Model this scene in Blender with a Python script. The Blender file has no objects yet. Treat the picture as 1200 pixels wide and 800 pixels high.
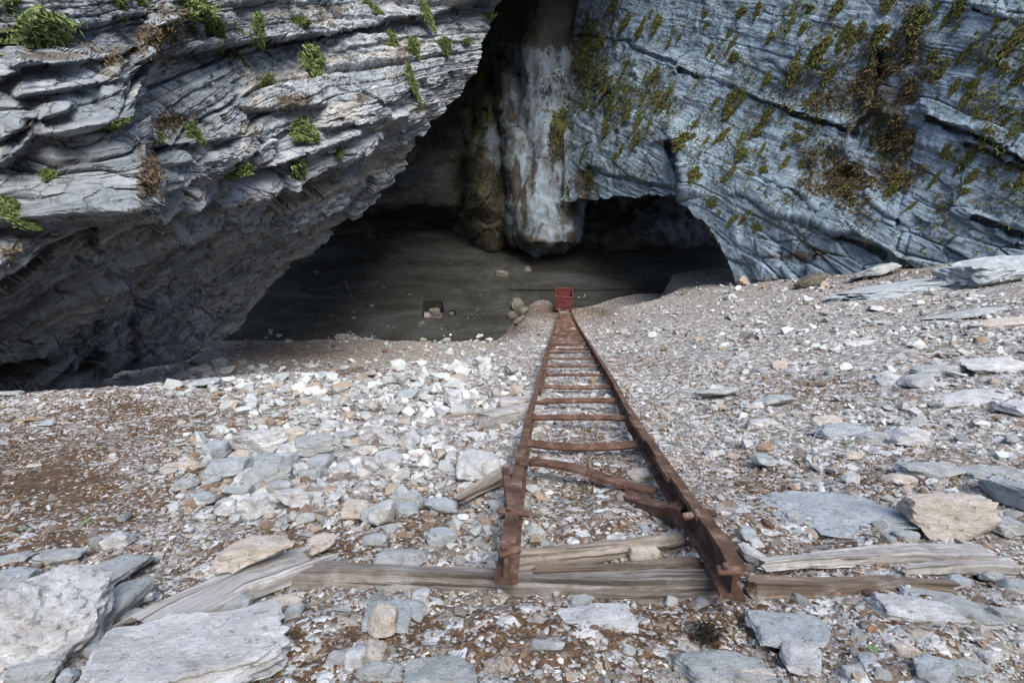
import bpy, bmesh, math, random
import numpy as np
from mathutils import Vector, Matrix
random.seed(7)
rng = np.random.default_rng(7)
SC = bpy.context.scene
COL = SC.collection
PI = math.pi

# ------------------------------------------------------------------ camera, sky, sun, exposure
CZ = 18.0                                   # eye height above the cave floor
PITCH = math.radians(35)
cam_d = bpy.data.cameras.new('camera'); cam = bpy.data.objects.new('camera', cam_d); COL.objects.link(cam)
cam_d.sensor_width = 36; cam_d.lens = 18; cam_d.clip_start = .05; cam_d.clip_end = 500
cam.location = (0, 0, CZ); cam.rotation_euler = (PI/2 - PITCH, 0, 0)
SC.camera = cam
w = bpy.data.worlds.new('World'); SC.world = w; w.use_nodes = True
SUN_EL, SUN_AZ = math.radians(67), math.radians(146)      # azimuth clockwise from +Y: behind the camera, to the right
nt = w.node_tree
sky = nt.nodes.new('ShaderNodeTexSky'); sky.sky_type = 'NISHITA'; sky.sun_disc = False
sky.sun_elevation = SUN_EL; sky.sun_rotation = SUN_AZ; sky.air_density = 1.0; sky.dust_density = 2.0; sky.ozone_density = 1.0
bg = nt.nodes['Background']; bg.inputs[1].default_value = .12
nt.links.new(sky.outputs[0], bg.inputs[0])
sd = bpy.data.lights.new('sun', 'SUN'); sun = bpy.data.objects.new('sun', sd); COL.objects.link(sun)
sd.energy = 1.5; sd.angle = math.radians(40); sd.color = (1.0, .96, .88)
sdir = Vector((math.sin(SUN_AZ)*math.cos(SUN_EL), math.cos(SUN_AZ)*math.cos(SUN_EL), math.sin(SUN_EL)))
sun.rotation_euler = sdir.to_track_quat('Z', 'Y').to_euler(); sun.location = (0, -10, 40)
SC.view_settings.view_transform = 'Standard'; SC.view_settings.look = 'None'
SC.view_settings.exposure = 1.85; SC.view_settings.gamma = 1.0
SC.cycles.max_bounces = 6; SC.cycles.diffuse_bounces = 3
try: SC.cycles.use_denoising = True
except Exception: pass

# ------------------------------------------------------------------ maths helpers
CP, SP = math.cos(PITCH), math.sin(PITCH)
def ray(px, py):
    a = (np.asarray(px, float)-600)/600; b = (np.asarray(py, float)-400)/600
    return np.stack(np.broadcast_arrays(a, CP-b*SP, -(SP+b*CP)), -1)
def unproj(px, py, Z): return np.array([0, 0, CZ]) + ray(px, py)*np.asarray(Z, float)[..., None]
def project(P):
    v = P-np.array([0, 0, CZ]); Z = v[..., 1]*CP-v[..., 2]*SP; yc = -v[..., 1]*SP-v[..., 2]*CP
    return 600+600*v[..., 0]/Z, 400+600*yc/Z, Z
def sm(a, b, x):
    t = np.clip((np.asarray(x, float)-a)/(b-a), 0, 1); return t*t*(3-2*t)
def sig(x): return 1/(1+np.exp(-np.clip(x, -40, 40)))
U32 = np.uint32
def hsh(i, j, k, s):
    h = (i.astype(U32)*U32(374761393)) ^ (j.astype(U32)*U32(668265263)) ^ (k.astype(U32)*U32(2246822519)) ^ U32((s*3266489917) & 0xffffffff)
    h = (h ^ (h >> U32(15)))*U32(2654435761); h = (h ^ (h >> U32(13)))*U32(3266489917)
    return (h ^ (h >> U32(16))).astype(np.float64)/4294967296.0
def vnoise(P, s=0):
    I = np.floor(P).astype(np.int64); f = P-I; f = f*f*f*(f*(f*6-15)+10); r = 0
    for dx in (0, 1):
        for dy in (0, 1):
            for dz in (0, 1):
                wgt = (f[..., 0] if dx else 1-f[..., 0])*(f[..., 1] if dy else 1-f[..., 1])*(f[..., 2] if dz else 1-f[..., 2])
                r = r+wgt*hsh(I[..., 0]+dx, I[..., 1]+dy, I[..., 2]+dz, s)
    return r*2-1
def fbm(P, o=4, s=0, g=.5, l=2.03):
    r = 0; a = 1; n = 0
    for i in range(o): r = r+a*vnoise(P, s+i*17); n += a; a *= g; P = P*l+3.7
    return r/n
def rfbm(P, o=4, s=0, g=.5, l=2.03):
    r = 0; a = 1; n = 0
    for i in range(o): r = r+a*(1-2*np.abs(vnoise(P, s+i*17))); n += a; a *= g; P = P*l+3.7
    return r/n-.45
def worley(P, s=0, jit=.95):
    I = np.floor(P).astype(np.int64); f = P-I
    d1 = np.full(P.shape[:-1], 9.); d2 = d1.copy(); idv = np.zeros_like(d1)
    for dx in (-1, 0, 1):
        for dy in (-1, 0, 1):
            for dz in (-1, 0, 1):
                i, j, k = I[..., 0]+dx, I[..., 1]+dy, I[..., 2]+dz
                ox = dx+.5+jit*(hsh(i, j, k, s)-.5)-f[..., 0]; oy = dy+.5+jit*(hsh(i, j, k, s+1)-.5)-f[..., 1]; oz = dz+.5+jit*(hsh(i, j, k, s+2)-.5)-f[..., 2]
                d = ox*ox+oy*oy+oz*oz; c = d < d1
                d2 = np.where(c, d1, np.minimum(d2, d)); idv = np.where(c, hsh(i, j, k, s+3), idv); d1 = np.where(c, d, d1)
    return np.sqrt(d1), np.sqrt(d2), idv
def pdist(px, py, line):
    """distance in picture units to a polyline, and signed height (+ above the line)"""
    d = np.full(px.shape, 1e9)
    for (x0, y0), (x1, y1) in zip(line[:-1], line[1:]):
        vx, vy = x1-x0, y1-y0; t = np.clip(((px-x0)*vx+(py-y0)*vy)/(vx*vx+vy*vy), 0, 1)
        d = np.minimum(d, np.hypot(px-x0-t*vx, py-y0-t*vy))
    return d

# ------------------------------------------------------------------ object helpers
def raw_mesh(name, V, F, smooth=False, attrs=None):
    """V (n,3); F list of index arrays each (m,k)"""
    me = bpy.data.meshes.new(name); V = np.ascontiguousarray(V, np.float32)
    me.vertices.add(len(V)); me.vertices.foreach_set('co', V.ravel())
    if not isinstance(F, (list, tuple)): F = [F]
    loops = np.concatenate([f.ravel() for f in F]).astype(np.int32)
    cnt = np.concatenate([np.full(len(f), f.shape[1], np.int32) for f in F])
    me.loops.add(len(loops)); me.loops.foreach_set('vertex_index', loops)
    me.polygons.add(len(cnt)); st = np.zeros(len(cnt), np.int32); st[1:] = np.cumsum(cnt)[:-1]
    me.polygons.foreach_set('loop_start', st)
    me.polygons.foreach_set('use_smooth', np.full(len(cnt), smooth))
    for k, v in (attrs or {}).items():
        v = np.ascontiguousarray(v, np.float32)
        if v.ndim == 2:
            a = me.attributes.new(k, 'FLOAT_VECTOR', 'POINT'); a.data.foreach_set('vector', v.ravel())
        else:
            a = me.attributes.new(k, 'FLOAT', 'POINT'); a.data.foreach_set('value', v)
    me.update(calc_edges=True); me.validate()
    return me
def link(name, me, m=None, parent=None, kind=None, label=None, cat=None, group=None):
    o = bpy.data.objects.new(name, me); COL.objects.link(o)
    if m is not None and me is not None and not me.materials: me.materials.append(m)
    if parent: o.parent = parent
    tag(o, label, cat, group, kind); return o
def tag(o, label=None, cat=None, group=None, kind=None):
    if label: o['label'] = label
    if cat: o['category'] = cat
    if group: o['group'] = group
    if kind: o['kind'] = kind
def empty(name, loc, label, cat, group=None):
    o = bpy.data.objects.new(name, None); COL.objects.link(o); o.location = loc; o.empty_display_size = .1
    tag(o, label, cat, group); return o
def gridfaces(nr, nc):
    i = np.arange(nr*nc).reshape(nr, nc)
    return np.stack([i[:-1, :-1], i[1:, :-1], i[1:, 1:], i[:-1, 1:]], -1).reshape(-1, 4)
def bm_obj(name, bm, m, parent=None, smooth=False, **k):
    me = bpy.data.meshes.new(name); bmesh.ops.recalc_face_normals(bm, faces=bm.faces); bm.to_mesh(me); bm.free()
    if smooth:
        for p in me.polygons: p.use_smooth = True
    return link(name, me, m, parent, **k)
def add_box(bm, M, sx, sy, sz, bev=0):
    r = bmesh.ops.create_cube(bm, size=1, matrix=M @ Matrix.Diagonal((sx, sy, sz, 1)))
    if bev:
        es = {e for v in r['verts'] for e in v.link_edges}
        bmesh.ops.bevel(bm, geom=list(es), offset=bev, segments=1, affect='EDGES')
def frame_of(p, q, up):
    x = (q-p).normalized(); y = up.cross(x).normalized(); z = x.cross(y)
    M = Matrix((x, y, z)).transposed().to_4x4(); M.translation = (p+q)/2; return M

# ------------------------------------------------------------------ materials
class NT:
    def __init__(s, name):
        s.m = bpy.data.materials.new(name); s.m.use_nodes = True; s.t = s.m.node_tree
        s.b = s.t.nodes['Principled BSDF']; s.b.inputs['Roughness'].default_value = .9
        s.b.inputs['Specular IOR Level'].default_value = .25
    def n(s, ty, **k):
        nd = s.t.nodes.new('ShaderNode'+ty)
        for a, v in k.items():
            if a.startswith('_'): setattr(nd, a[1:], v)
            else: s.set(nd, a, v)
        return nd
    def set(s, nd, key, v):
        i = nd.inputs[int(key[1:])] if key[0] == 'i' and key[1:].isdigit() else nd.inputs[key.replace('_', ' ')]
        if hasattr(v, 'bl_idname') or isinstance(v, bpy.types.NodeSocket):
            s.t.links.new(v if isinstance(v, bpy.types.NodeSocket) else v.outputs[0], i)
        else: i.default_value = v
    def attr(s, name, vec=False):
        nd = s.n('Attribute', _attribute_name=name); return nd.outputs['Vector' if vec else 'Fac']
    def math(s, op, a, b=0., clamp=False): return s.n('Math', _operation=op, _use_clamp=clamp, i0=a, i1=b).outputs[0]
    def vmul(s, v, k): return s.n('VectorMath', _operation='MULTIPLY', i0=v, i1=k).outputs[0]
    def noise(s, v, scale, detail=5., rough=.6, dist=0.):
        return s.n('TexNoise', Vector=v, Scale=scale, Detail=detail, Roughness=rough, Distortion=dist).outputs[0]
    def ramp(s, f, stops):
        nd = s.n('ValToRGB', Fac=f); e = nd.color_ramp.elements
        while len(e) < len(stops): e.new(.5)
        for q, (p, c) in zip(e, stops):
            q.position = p; q.color = (c if isinstance(c, tuple) else (c, c, c))+(1,)
        return nd.outputs[0]
    def mix(s, f, a, b, mode='MIX'):
        nd = s.n('Mix', _data_type='RGBA', _blend_type=mode); s.set(nd, 'i0', f)
        for i, v in ((6, a), (7, b)):
            if isinstance(v, tuple): nd.inputs[i].default_value = v+(1,)
            else: s.t.links.new(v, nd.inputs[i])
        return nd.outputs[2]
    def mr(s, v, a, b, c=0., d=1.): return s.n('MapRange', Value=v, From_Min=a, From_Max=b, To_Min=c, To_Max=d).outputs[0]
    def bump(s, h, dist, strength=1., prev=None):
        nd = s.n('Bump', Height=h, Distance=dist, Strength=strength)
        if prev is not None: s.set(nd, 'Normal', prev)
        return nd.outputs[0]
    def done(s, col, nrm=None, rough=None):
        if isinstance(col, tuple): s.b.inputs['Base Color'].default_value = col+(1,)
        else: s.t.links.new(col, s.b.inputs['Base Color'])
        if nrm is not None: s.t.links.new(nrm, s.b.inputs['Normal'])
        if rough is not None: s.set(s.b, 'Roughness', rough)
        return s.m

MOSS_D, MOSS_L = (.030, .036, .010), (.085, .095, .022)
def cliff_mat(name, dark, mid, pale, patch=.5, stain_shade_c=(.060, .038, .020), crk_k=.85, cream=.3):
    k = NT(name); bed = k.attr('bed', True); pos = k.n('TexCoord').outputs['Object']
    fol = k.noise(k.vmul(bed, (.6, 7., .6)), 1.6, 7, .65, .4)
    big = k.noise(pos, .33, 5, .6, .3)
    fine = k.noise(pos, 11., 8, .8)
    f = k.math('ADD', k.math('MULTIPLY', fol, .45), k.math('ADD', k.math('MULTIPLY', big, .25), k.math('MULTIPLY', fine, .30)))
    col = k.ramp(f, [(.36, dark), (.47, mid), (.60, pale)])
    bt = k.mr(k.noise(k.vmul(bed, (.22, 1.5, .22)), 1., 5, .6), .52, .62)
    col = k.mix(k.math('MULTIPLY', bt, cream), col, k.ramp(f, [(.36, (.16, .145, .12)), (.47, (.33, .31, .275)), (.60, (.52, .495, .45))]))
    pt = k.mr(k.noise(k.vmul(bed, (1., 2.2, 1.)), .9, 6, .65), .54, .66)
    col = k.mix(k.math('MULTIPLY', pt, patch), col, tuple(min(.75, c*1.35) for c in pale))
    # rusty and brown seepage in patches, plus shade painted on the left underside
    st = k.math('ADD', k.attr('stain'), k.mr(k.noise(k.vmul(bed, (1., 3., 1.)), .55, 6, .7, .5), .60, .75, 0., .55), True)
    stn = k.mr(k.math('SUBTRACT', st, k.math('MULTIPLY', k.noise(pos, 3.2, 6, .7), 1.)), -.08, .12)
    scol = k.mix(k.noise(pos, 5., 4, .6), stain_shade_c, tuple(c*2.2 for c in stain_shade_c))
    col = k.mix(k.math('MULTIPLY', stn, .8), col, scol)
    mo = k.math('SUBTRACT', k.attr('moss'), k.noise(k.vmul(pos, (1., 1., .6)), 3.2, 7, .78))
    mof = k.mr(mo, -.02, .10)
    mcol = k.mix(k.noise(pos, 6., 4, .7), MOSS_D, MOSS_L)
    col = k.mix(mof, col, mcol)
    cr = k.n('TexVoronoi', _feature='DISTANCE_TO_EDGE', Vector=k.n('VectorMath', _operation='ADD', i0=k.vmul(bed, (.7, 2.6, .7)), i1=k.vmul(k.n('TexNoise', Vector=pos, Scale=1.5, Detail=5.).outputs[1], (.35, .35, .35))).outputs[0], Scale=1.).outputs[0]
    crk = k.mr(cr, 0., .035)
    brk = k.mr(k.noise(pos, 1.1, 3, .5), .42, .56)
    cr2 = k.n('TexVoronoi', _feature='DISTANCE_TO_EDGE', Vector=k.n('VectorMath', _operation='ADD', i0=k.vmul(bed, (1.9, 5.5, 1.9)), i1=k.vmul(k.n('TexNoise', Vector=pos, Scale=3., Detail=5.).outputs[1], (.7, .7, .7))).outputs[0], Scale=1.).outputs[0]
    crk2 = k.math('MULTIPLY', k.math('SUBTRACT', 1., k.mr(cr2, .006, .035)), k.mr(k.noise(pos, 1.7, 3, .5), .48, .58))
    crd = k.math('MULTIPLY', k.math('SUBTRACT', 1., k.mr(cr, .004, .022)), brk)
    fl = k.math('MULTIPLY', k.mr(k.noise(k.vmul(bed, (.8, 16., .8)), 1.3, 6, .7, .3), .60, .68), k.mr(k.noise(pos, .9, 4, .6), .45, .6))
    col = k.mix(k.math('MULTIPLY', k.math('MAXIMUM', k.math('MAXIMUM', crd, k.math('MULTIPLY', crk2, .8)), k.math('MULTIPLY', fl, .7)), crk_k), col, (.030, .026, .022))
    n1 = k.bump(k.math('SUBTRACT', crk, k.math('MAXIMUM', fl, crk2)), .05, .7)
    n1 = k.bump(fol, .10, 1., n1)
    n2 = k.bump(k.noise(pos, 8., 10, .8), .07, 1., n1)
    n3 = k.bump(k.math('MULTIPLY', mof, k.noise(pos, 14., 4, .7)), .12, 1., n2)
    return k.done(col, n3, .88)
M_LEFT = cliff_mat('left_limestone', (.095, .105, .115), (.225, .25, .272), (.40, .425, .44), .6, stain_shade_c=(.060, .047, .032), cream=.9)
M_RIGHT = cliff_mat('right_limestone', (.095, .125, .152), (.18, .24, .293), (.285, .365, .43), .6, crk_k=.38, cream=.12)

def cave_mat():
    k = NT('cave_flowstone'); pos = k.n('TexCoord').outputs['Object']
    wv = k.n('TexNoise', Vector=k.vmul(pos, (.35, .35, .35)), Scale=1., Detail=3.).outputs[1]
    p2 = k.n('VectorMath', _operation='ADD', i0=pos, i1=k.vmul(wv, (2., 2., 2.))).outputs[0]
    st = k.noise(k.vmul(p2, (.9, .9, .20)), 1.2, 9, .68)
    pale = k.attr('pale')
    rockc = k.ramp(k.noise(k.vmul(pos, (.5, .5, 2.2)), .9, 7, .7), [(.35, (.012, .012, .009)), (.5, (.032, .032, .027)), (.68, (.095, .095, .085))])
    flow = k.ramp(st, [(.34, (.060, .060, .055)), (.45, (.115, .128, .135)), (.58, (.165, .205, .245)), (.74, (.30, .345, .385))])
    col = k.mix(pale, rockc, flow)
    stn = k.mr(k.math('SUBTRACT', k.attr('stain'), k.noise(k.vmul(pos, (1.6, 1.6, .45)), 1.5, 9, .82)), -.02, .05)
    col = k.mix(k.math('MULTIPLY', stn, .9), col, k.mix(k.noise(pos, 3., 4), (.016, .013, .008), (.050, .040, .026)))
    mof = k.mr(k.math('SUBTRACT', k.attr('moss'), k.noise(k.vmul(pos, (1., 1., .5)), 2.6, 8, .8)), -.01, .05)
    col = k.mix(mof, col, k.mix(k.noise(pos, 4., 5, .7), MOSS_D, MOSS_L))
    n1 = k.bump(st, .16, .7); n2 = k.bump(k.noise(pos, 3.5, 8, .7), .10, .8, n1)
    return k.done(col, n2, .75)
M_CAVE = cave_mat()

def soil_mat():
    k = NT('scree_soil'); pos = k.n('TexCoord').outputs['Object']; sc = k.attr('scree')
    n = k.noise(pos, 1.7, 8, .7)
    soil = k.ramp(k.noise(pos, 22., 6, .75), [(.3, (.026, .016, .009)), (.5, (.074, .045, .026)), (.7, (.145, .095, .059))])
    cellA = k.n('TexVoronoi', Vector=pos, Scale=60.); cellB = k.n('TexVoronoi', Vector=pos, Scale=17.)
    def peb(c):
        return k.ramp(k.n('SeparateColor', Color=c.outputs[1]).outputs[0], [(0., (.10, .075, .055)), (.4, (.20, .18, .16)), (.75, (.32, .315, .31)), (1., (.43, .435, .435))])
    thr = k.math('SUBTRACT', k.math('ADD', k.math('MULTIPLY', sc, .75), .12), k.math('MULTIPLY', k.math('SUBTRACT', n, .5), 1.2))
    wA = k.math('LESS_THAN', k.n('SeparateColor', Color=cellA.outputs[1]).outputs[1], thr)
    wB = k.math('LESS_THAN', k.n('SeparateColor', Color=cellB.outputs[1]).outputs[1], k.math('SUBTRACT', thr, .15))
    col = k.mix(wA, soil, peb(cellA)); col = k.mix(wB, col, peb(cellB))
    h = k.math('ADD', k.math('MULTIPLY', k.math('SUBTRACT', 1., cellB.outputs[0]), .6), k.math('MULTIPLY', k.math('SUBTRACT', 1., cellA.outputs[0]), .25))
    nn = k.bump(h, .03, .9); nn = k.bump(k.noise(pos, 40., 5, .7), .012, .8, nn)
    return k.done(col, nn, .95)
M_SOIL = soil_mat()

def stone_mat(name, use_attr):
    k = NT(name); pos = k.n('TexCoord').outputs['Object']
    r = k.attr('rnd') if use_attr else k.n('ObjectInfo').outputs['Random']
    tint = k.ramp(r, [(0., (.11, .066, .038)), (.12, (.21, .140, .090)), (.25, (.33, .27, .215)), (.42, (.255, .272, .275)), (.62, (.36, .38, .38)), (.84, (.46, .475, .47)), (1., (.60, .60, .59))])
    pat = k.ramp(k.noise(pos, 6. if use_attr else 5., 6, .7), [(.3, .62), (.5, .92), (.7, 1.15)])
    col = k.mix(1., tint, pat, 'MULTIPLY')
    if use_attr: col = k.mix(k.math('MULTIPLY', k.mr(k.noise(pos, 1.3, 6, .7), .42, .64), .34), col, (.25, .215, .18))
    if not use_attr:
        dirt = k.mr(k.noise(pos, 3.3, 6, .7), .54, .70)
        col = k.mix(k.math('MULTIPLY', dirt, .45), col, (.20, .145, .10))
        vein = k.mr(k.noise(k.vmul(pos, (1., 1., 6.)), 4., 6, .6, 1.), .50, .72)
        col = k.mix(k.math('MULTIPLY', vein, .35), col, (.60, .60, .60))
    n = k.bump(k.noise(pos, 14., 7, .75), .03, .9)
    return k.done(col, n, .85)
M_GRAVEL = stone_mat('gravel_stone', True)
M_STONE = stone_mat('talus_stone', False)
def rock_tint_mat(name, a, b, c, dirt=.35):
    k = NT(name); pos = k.n('TexCoord').outputs['Object']
    col = k.ramp(k.noise(k.vmul(pos, (1., 1., 2.5)), 4.5, 8, .7, .6), [(.32, a), (.5, b), (.66, c)])
    d = k.mr(k.noise(pos, 4., 7, .7), .55, .68); col = k.mix(k.math('MULTIPLY', d, dirt), col, (.21, .15, .10))
    sp = k.mr(k.noise(pos, 38., 3, .6), .60, .68); col = k.mix(k.math('MULTIPLY', sp, .5), col, (.07, .06, .05))
    n = k.bump(k.noise(k.vmul(pos, (1., 1., 3.)), 9., 8, .75), .05, 1.); n = k.bump(k.noise(pos, 45., 5, .7), .012, .8, n)
    return k.done(col, n, .85)
M_WHITE = rock_tint_mat('white_limestone', (.33, .335, .34), (.49, .495, .50), (.64, .645, .645), .5)
M_GREY = rock_tint_mat('grey_limestone', (.23, .245, .25), (.34, .36, .362), (.48, .495, .49))
M_BLUE = rock_tint_mat('blue_grey_limestone', (.25, .275, .295), (.34, .37, .39), (.45, .48, .50), .25)
M_BUFF = rock_tint_mat('buff_limestone', (.36, .31, .26), (.49, .44, .385), (.60, .56, .51), .3)
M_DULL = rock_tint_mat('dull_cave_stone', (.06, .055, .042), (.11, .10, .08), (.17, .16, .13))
RM = {'d': M_DULL, 'w': M_WHITE, 'g': M_GREY, 'b': M_BLUE, 'u': M_BUFF}

def rust_mat():
    k = NT('rusty_steel'); pos = k.n('TexCoord').outputs['Object']
    c = k.ramp(k.noise(pos, 6., 8, .72), [(.3, (.024, .013, .009)), (.46, (.070, .038, .026)), (.58, (.125, .075, .055)), (.70, (.26, .185, .165))])
    sp = k.mr(k.noise(pos, 60., 4, .7), .55, .7); c = k.mix(k.math('MULTIPLY', sp, .6), c, (.20, .085, .035)); c = k.mix(k.math('MULTIPLY', k.mr(k.noise(pos, 25., 6, .8), .5, .66), .6), c, (.022, .013, .010))
    n = k.bump(k.noise(pos, 55., 8, .8), .012, 1.)
    return k.done(c, n, .8)
M_RUST = rust_mat()
def wood_mat(name, a, b, c):
    k = NT(name); g = k.attr('grain', True)
    f = k.noise(k.vmul(g, (3.5, 34., 34.)), 1., 9, .78, 1.4)
    col = k.ramp(f, [(.30, a), (.48, b), (.66, c)])
    pz = k.n('TexCoord').outputs['Object']; col = k.mix(k.math('MULTIPLY', k.mr(k.noise(pz, 7., 7, .75), .50, .66), .6), col, (.10, .075, .055)); col = k.mix(k.math('MULTIPLY', k.mr(k.noise(pz, 3., 5, .7), .55, .68), .5), col, (.34, .335, .325))
    crk = k.mr(k.noise(k.vmul(g, (.9, 30., 30.)), 1., 4, .6, 1.2), .60, .67)
    col = k.mix(k.math('MULTIPLY', crk, .75), col, (.045, .034, .028))
    n = k.bump(k.math('SUBTRACT', f, k.math('MULTIPLY', crk, .8)), .012, 1.)
    return k.done(col, n, .88)
M_WOOD = wood_mat('weathered_timber', (.065, .055, .048), (.15, .132, .118), (.27, .25, .23))
M_WOODP = wood_mat('bleached_timber', (.13, .12, .112), (.29, .28, .27), (.44, .43, .42))
M_WOODD = wood_mat('damp_timber', (.055, .040, .030), (.11, .083, .063), (.19, .150, .122))
M_LOG = wood_mat('barkless_log', (.10, .08, .062), (.20, .17, .14), (.31, .275, .235))
def red_mat():
    k = NT('faded_red_paint'); pos = k.n('TexCoord').outputs['Object']
    c = k.ramp(k.noise(pos, 3., 7, .7), [(.3, (.07, .016, .015)), (.52, (.125, .034, .033)), (.72, (.21, .09, .088))])
    r = k.mr(k.noise(pos, 5., 8, .8), .50, .60); c = k.mix(k.math('MULTIPLY', r, .8), c, (.075, .035, .022))
    return k.done(c, k.bump(k.noise(pos, 30., 4), .01, .6), .6)
M_RED = red_mat()
def plain(name, a, b, scale=4., rough=.85, bump=.02):
    k = NT(name); pos = k.n('TexCoord').outputs['Object']
    return k.done(k.mix(k.noise(pos, scale, 7, .7), a, b), k.bump(k.noise(pos, scale*5, 6, .7), bump, .8), rough)
M_STEEL = plain('dull_grey_steel', (.10, .10, .10), (.30, .29, .28), 6.)
def deck_mat():
    k = NT('damp_cave_earth'); pos = k.n('TexCoord').outputs['Object']
    a = k.noise(k.vmul(pos, (.5, 1., 1.)), .35, 8, .68, .6)
    c = k.ramp(a, [(.36, (.013, .013, .009)), (.50, (.030, .031, .025)), (.60, (.052, .055, .053)), (.72, (.080, .086, .088))])
    c = k.mix(k.mr(k.noise(pos, 5., 8, .8), .5, .72), c, (.09, .082, .066))
    h = k.noise(pos, 1.2, 9, .75)
    return k.done(c, k.bump(h, .5, 1.), k.mr(a, .4, .66, .9, .5))
M_DECK = deck_mat()
M_ROPE = plain('old_rope', (.07, .06, .05), (.14, .125, .10), 20.)
def leaf_mat(name, a, b):
    k = NT(name); r = k.attr('rnd'); return k.done(k.mix(r, a, b), None, .8)
M_TUFT = leaf_mat('fresh_moss', (.045, .070, .018), (.17, .215, .075))
M_TUFTO = leaf_mat('olive_moss', (.030, .034, .009), (.125, .126, .034))
M_LEAF = leaf_mat('dead_leaf', (.050, .032, .019), (.17, .112, .066))
M_RED_LEAF = leaf_mat('orange_leaf', (.13, .06, .038), (.20, .10, .065))
M_HERB = leaf_mat('green_leaf', (.05, .11, .025), (.12, .21, .06))

# ------------------------------------------------------------------ the slope
_Y = np.array([-60, -20, -5, 0, 1.25, 2.04, 3.47, 4.9, 6.65, 8.46, 13., 18.1, 26.4, 32, 60.])
_D = np.array([-62, -21, -2.6, 1.22, 2.05, 2.58, 3.50, 4.34, 5.33, 6.3, 9.05, 11.97, 16.4, 18.25, 19.4])  # the unseen rise behind the camera is steepened to block low sky
_yt = np.linspace(-60, 60, 4801); _dt = np.interp(_yt, _Y, _D)
_ker = np.exp(-.5*(np.arange(-40, 41)/14.)**2); _dt = np.convolve(np.pad(_dt, 40, mode='edge'), _ker/_ker.sum(), 'valid')
P1C = (11.2, 22.3)
def track_x(y): return .47+(3.1-.47)*(y-1.25)/(26-1.25)
def drop(x, y):
    x = np.asarray(x, float); y = np.asarray(y, float)
    d = np.interp(y, _yt, _dt); u = x-track_x(np.clip(y, 0, 30))
    r = np.clip(u-.9, 0, 30)
    d = d-.17*r*sm(0, 5, y)-.35*sm(.8, 3.2, u)*sm(9, 15, y)*(1-sm(24, 29, y))
    cd = (x-P1C[0])*-.92+(y-P1C[1])*-.39
    d = d-.45*(1-sm(.2, 3.6, cd))*sm(7, 10, x)*sm(3, 8, y)
    d = d-1.1*np.clip(np.abs(x)-19, 0, 60)*(1-sm(4, 12, y))  # unseen rim added at both sides to keep low sky off the cave
    yc = np.interp(x, [2.5, 3.6, 5, 7.5, 10, 13], [30, 20.8, 22.6, 24.3, 26, 40])
    d = d+np.clip(y-yc, 0, 6)*.62
    wl = sm(1.6, 4.2, -u); yr = np.interp(x, [-9, -6, -4, -2.5], [4.0, 4.6, 5.5, 6.6])
    d = d+wl*1.9*sm(0, 5.5, y-yr)-.15*wl*np.exp(-((y-yr)/1.)**2)
    return np.minimum(d, 18.08+.95*sm(-.1, -.8, x)*sm(26.2, 29.5, y))+2.2*sm(31.8, 34, y)
def rough(x, y):
    P = np.stack(np.broadcast_arrays(x, y, 0*np.asarray(x)), -1).astype(float)
    dist = np.hypot(x, y)
    return .16*fbm(P*.45, 3, 5)*sm(1.5, 9, dist)+.075*fbm(P*1.7+9, 3, 11)+.03*fbm(P*6.+5, 3, 12)+.012*vnoise(P*22, 13)
def ground_z(x, y, fine=True):
    z = CZ-drop(x, y)
    return z+rough(x, y) if fine else z
def hit(px, py, off=0., fine=False):
    """where a line of sight meets the slope (raised by off)"""
    d = ray(px, py); shp = d.shape[:-1]; lo = np.full(shp, .3); hi = np.full(shp, np.nan); t = np.full(shp, .3)
    found = np.zeros(shp, bool); prev = t.copy()
    for _ in range(150):
        P = np.array([0, 0, CZ])+d*t[..., None]
        below = P[..., 2] < ground_z(P[..., 0], P[..., 1], False)+off
        new = below & ~found; hi = np.where(new, t, hi); lo = np.where(new, prev, lo); found |= below
        if found.all() or t.min() > 70: break
        prev = t.copy(); t = np.where(found, t, t*1.04+.01)
    hi = np.where(np.isnan(hi), 60, hi)
    for _ in range(18):
        m = (lo+hi)/2; P = np.array([0, 0, CZ])+d*m[..., None]
        b = P[..., 2] < ground_z(P[..., 0], P[..., 1], fine)+off
        hi = np.where(b, m, hi); lo = np.where(b, lo, m)
    P = np.array([0, 0, CZ])+d*((lo+hi)/2)[..., None]
    return P, (lo+hi)/2
def hitv(px, py, off=0., fine=False):
    P, Z = hit(np.array([px], float), np.array([py], float), off, fine); return Vector(P[0]), float(Z[0])
def slope_normal(x, y):
    e = .15; gx = (ground_z(x+e, y, False)-ground_z(x-e, y, False))/(2*e); gy = (ground_z(x, y+e, False)-ground_z(x, y-e, False))/(2*e)
    return Vector((-float(gx), -float(gy), 1)).normalized()

# where pale scree lies and where brown soil shows: patches on the slope
SOIL = [(650, 364, 62, 15, 1.), (700, 366, 30, 8, .9), (605, 384, 34, 12, .8), (960, 314, 170, 14, .95), (60, 560, 170, 85, 1.), (150, 490, 160, 40, .8), (60, 640, 90, 40, .8), (330, 640, 150, 32, .95), (480, 610, 90, 45, .7), (690, 565, 80, 75, .80),
        (560, 745, 330, 60, .74), (420, 780, 200, 50, .6), (860, 640, 80, 60, .9), (880, 570, 80, 40, .7), (1000, 640, 140, 40, .7), (800, 730, 160, 60, .76),
        (1060, 560, 160, 30, .5), (330, 412, 130, 18, .95), (420, 435, 60, 6, .9), (960, 460, 130, 22, .45), (750, 425, 55, 10, .5), (1100, 690, 120, 50, .5),
        (280, 720, 60, 40, .6), (170, 640, 60, 30, .5), (950, 300, 160, 14, .8), (620, 420, 30, 60, .2)]
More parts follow.
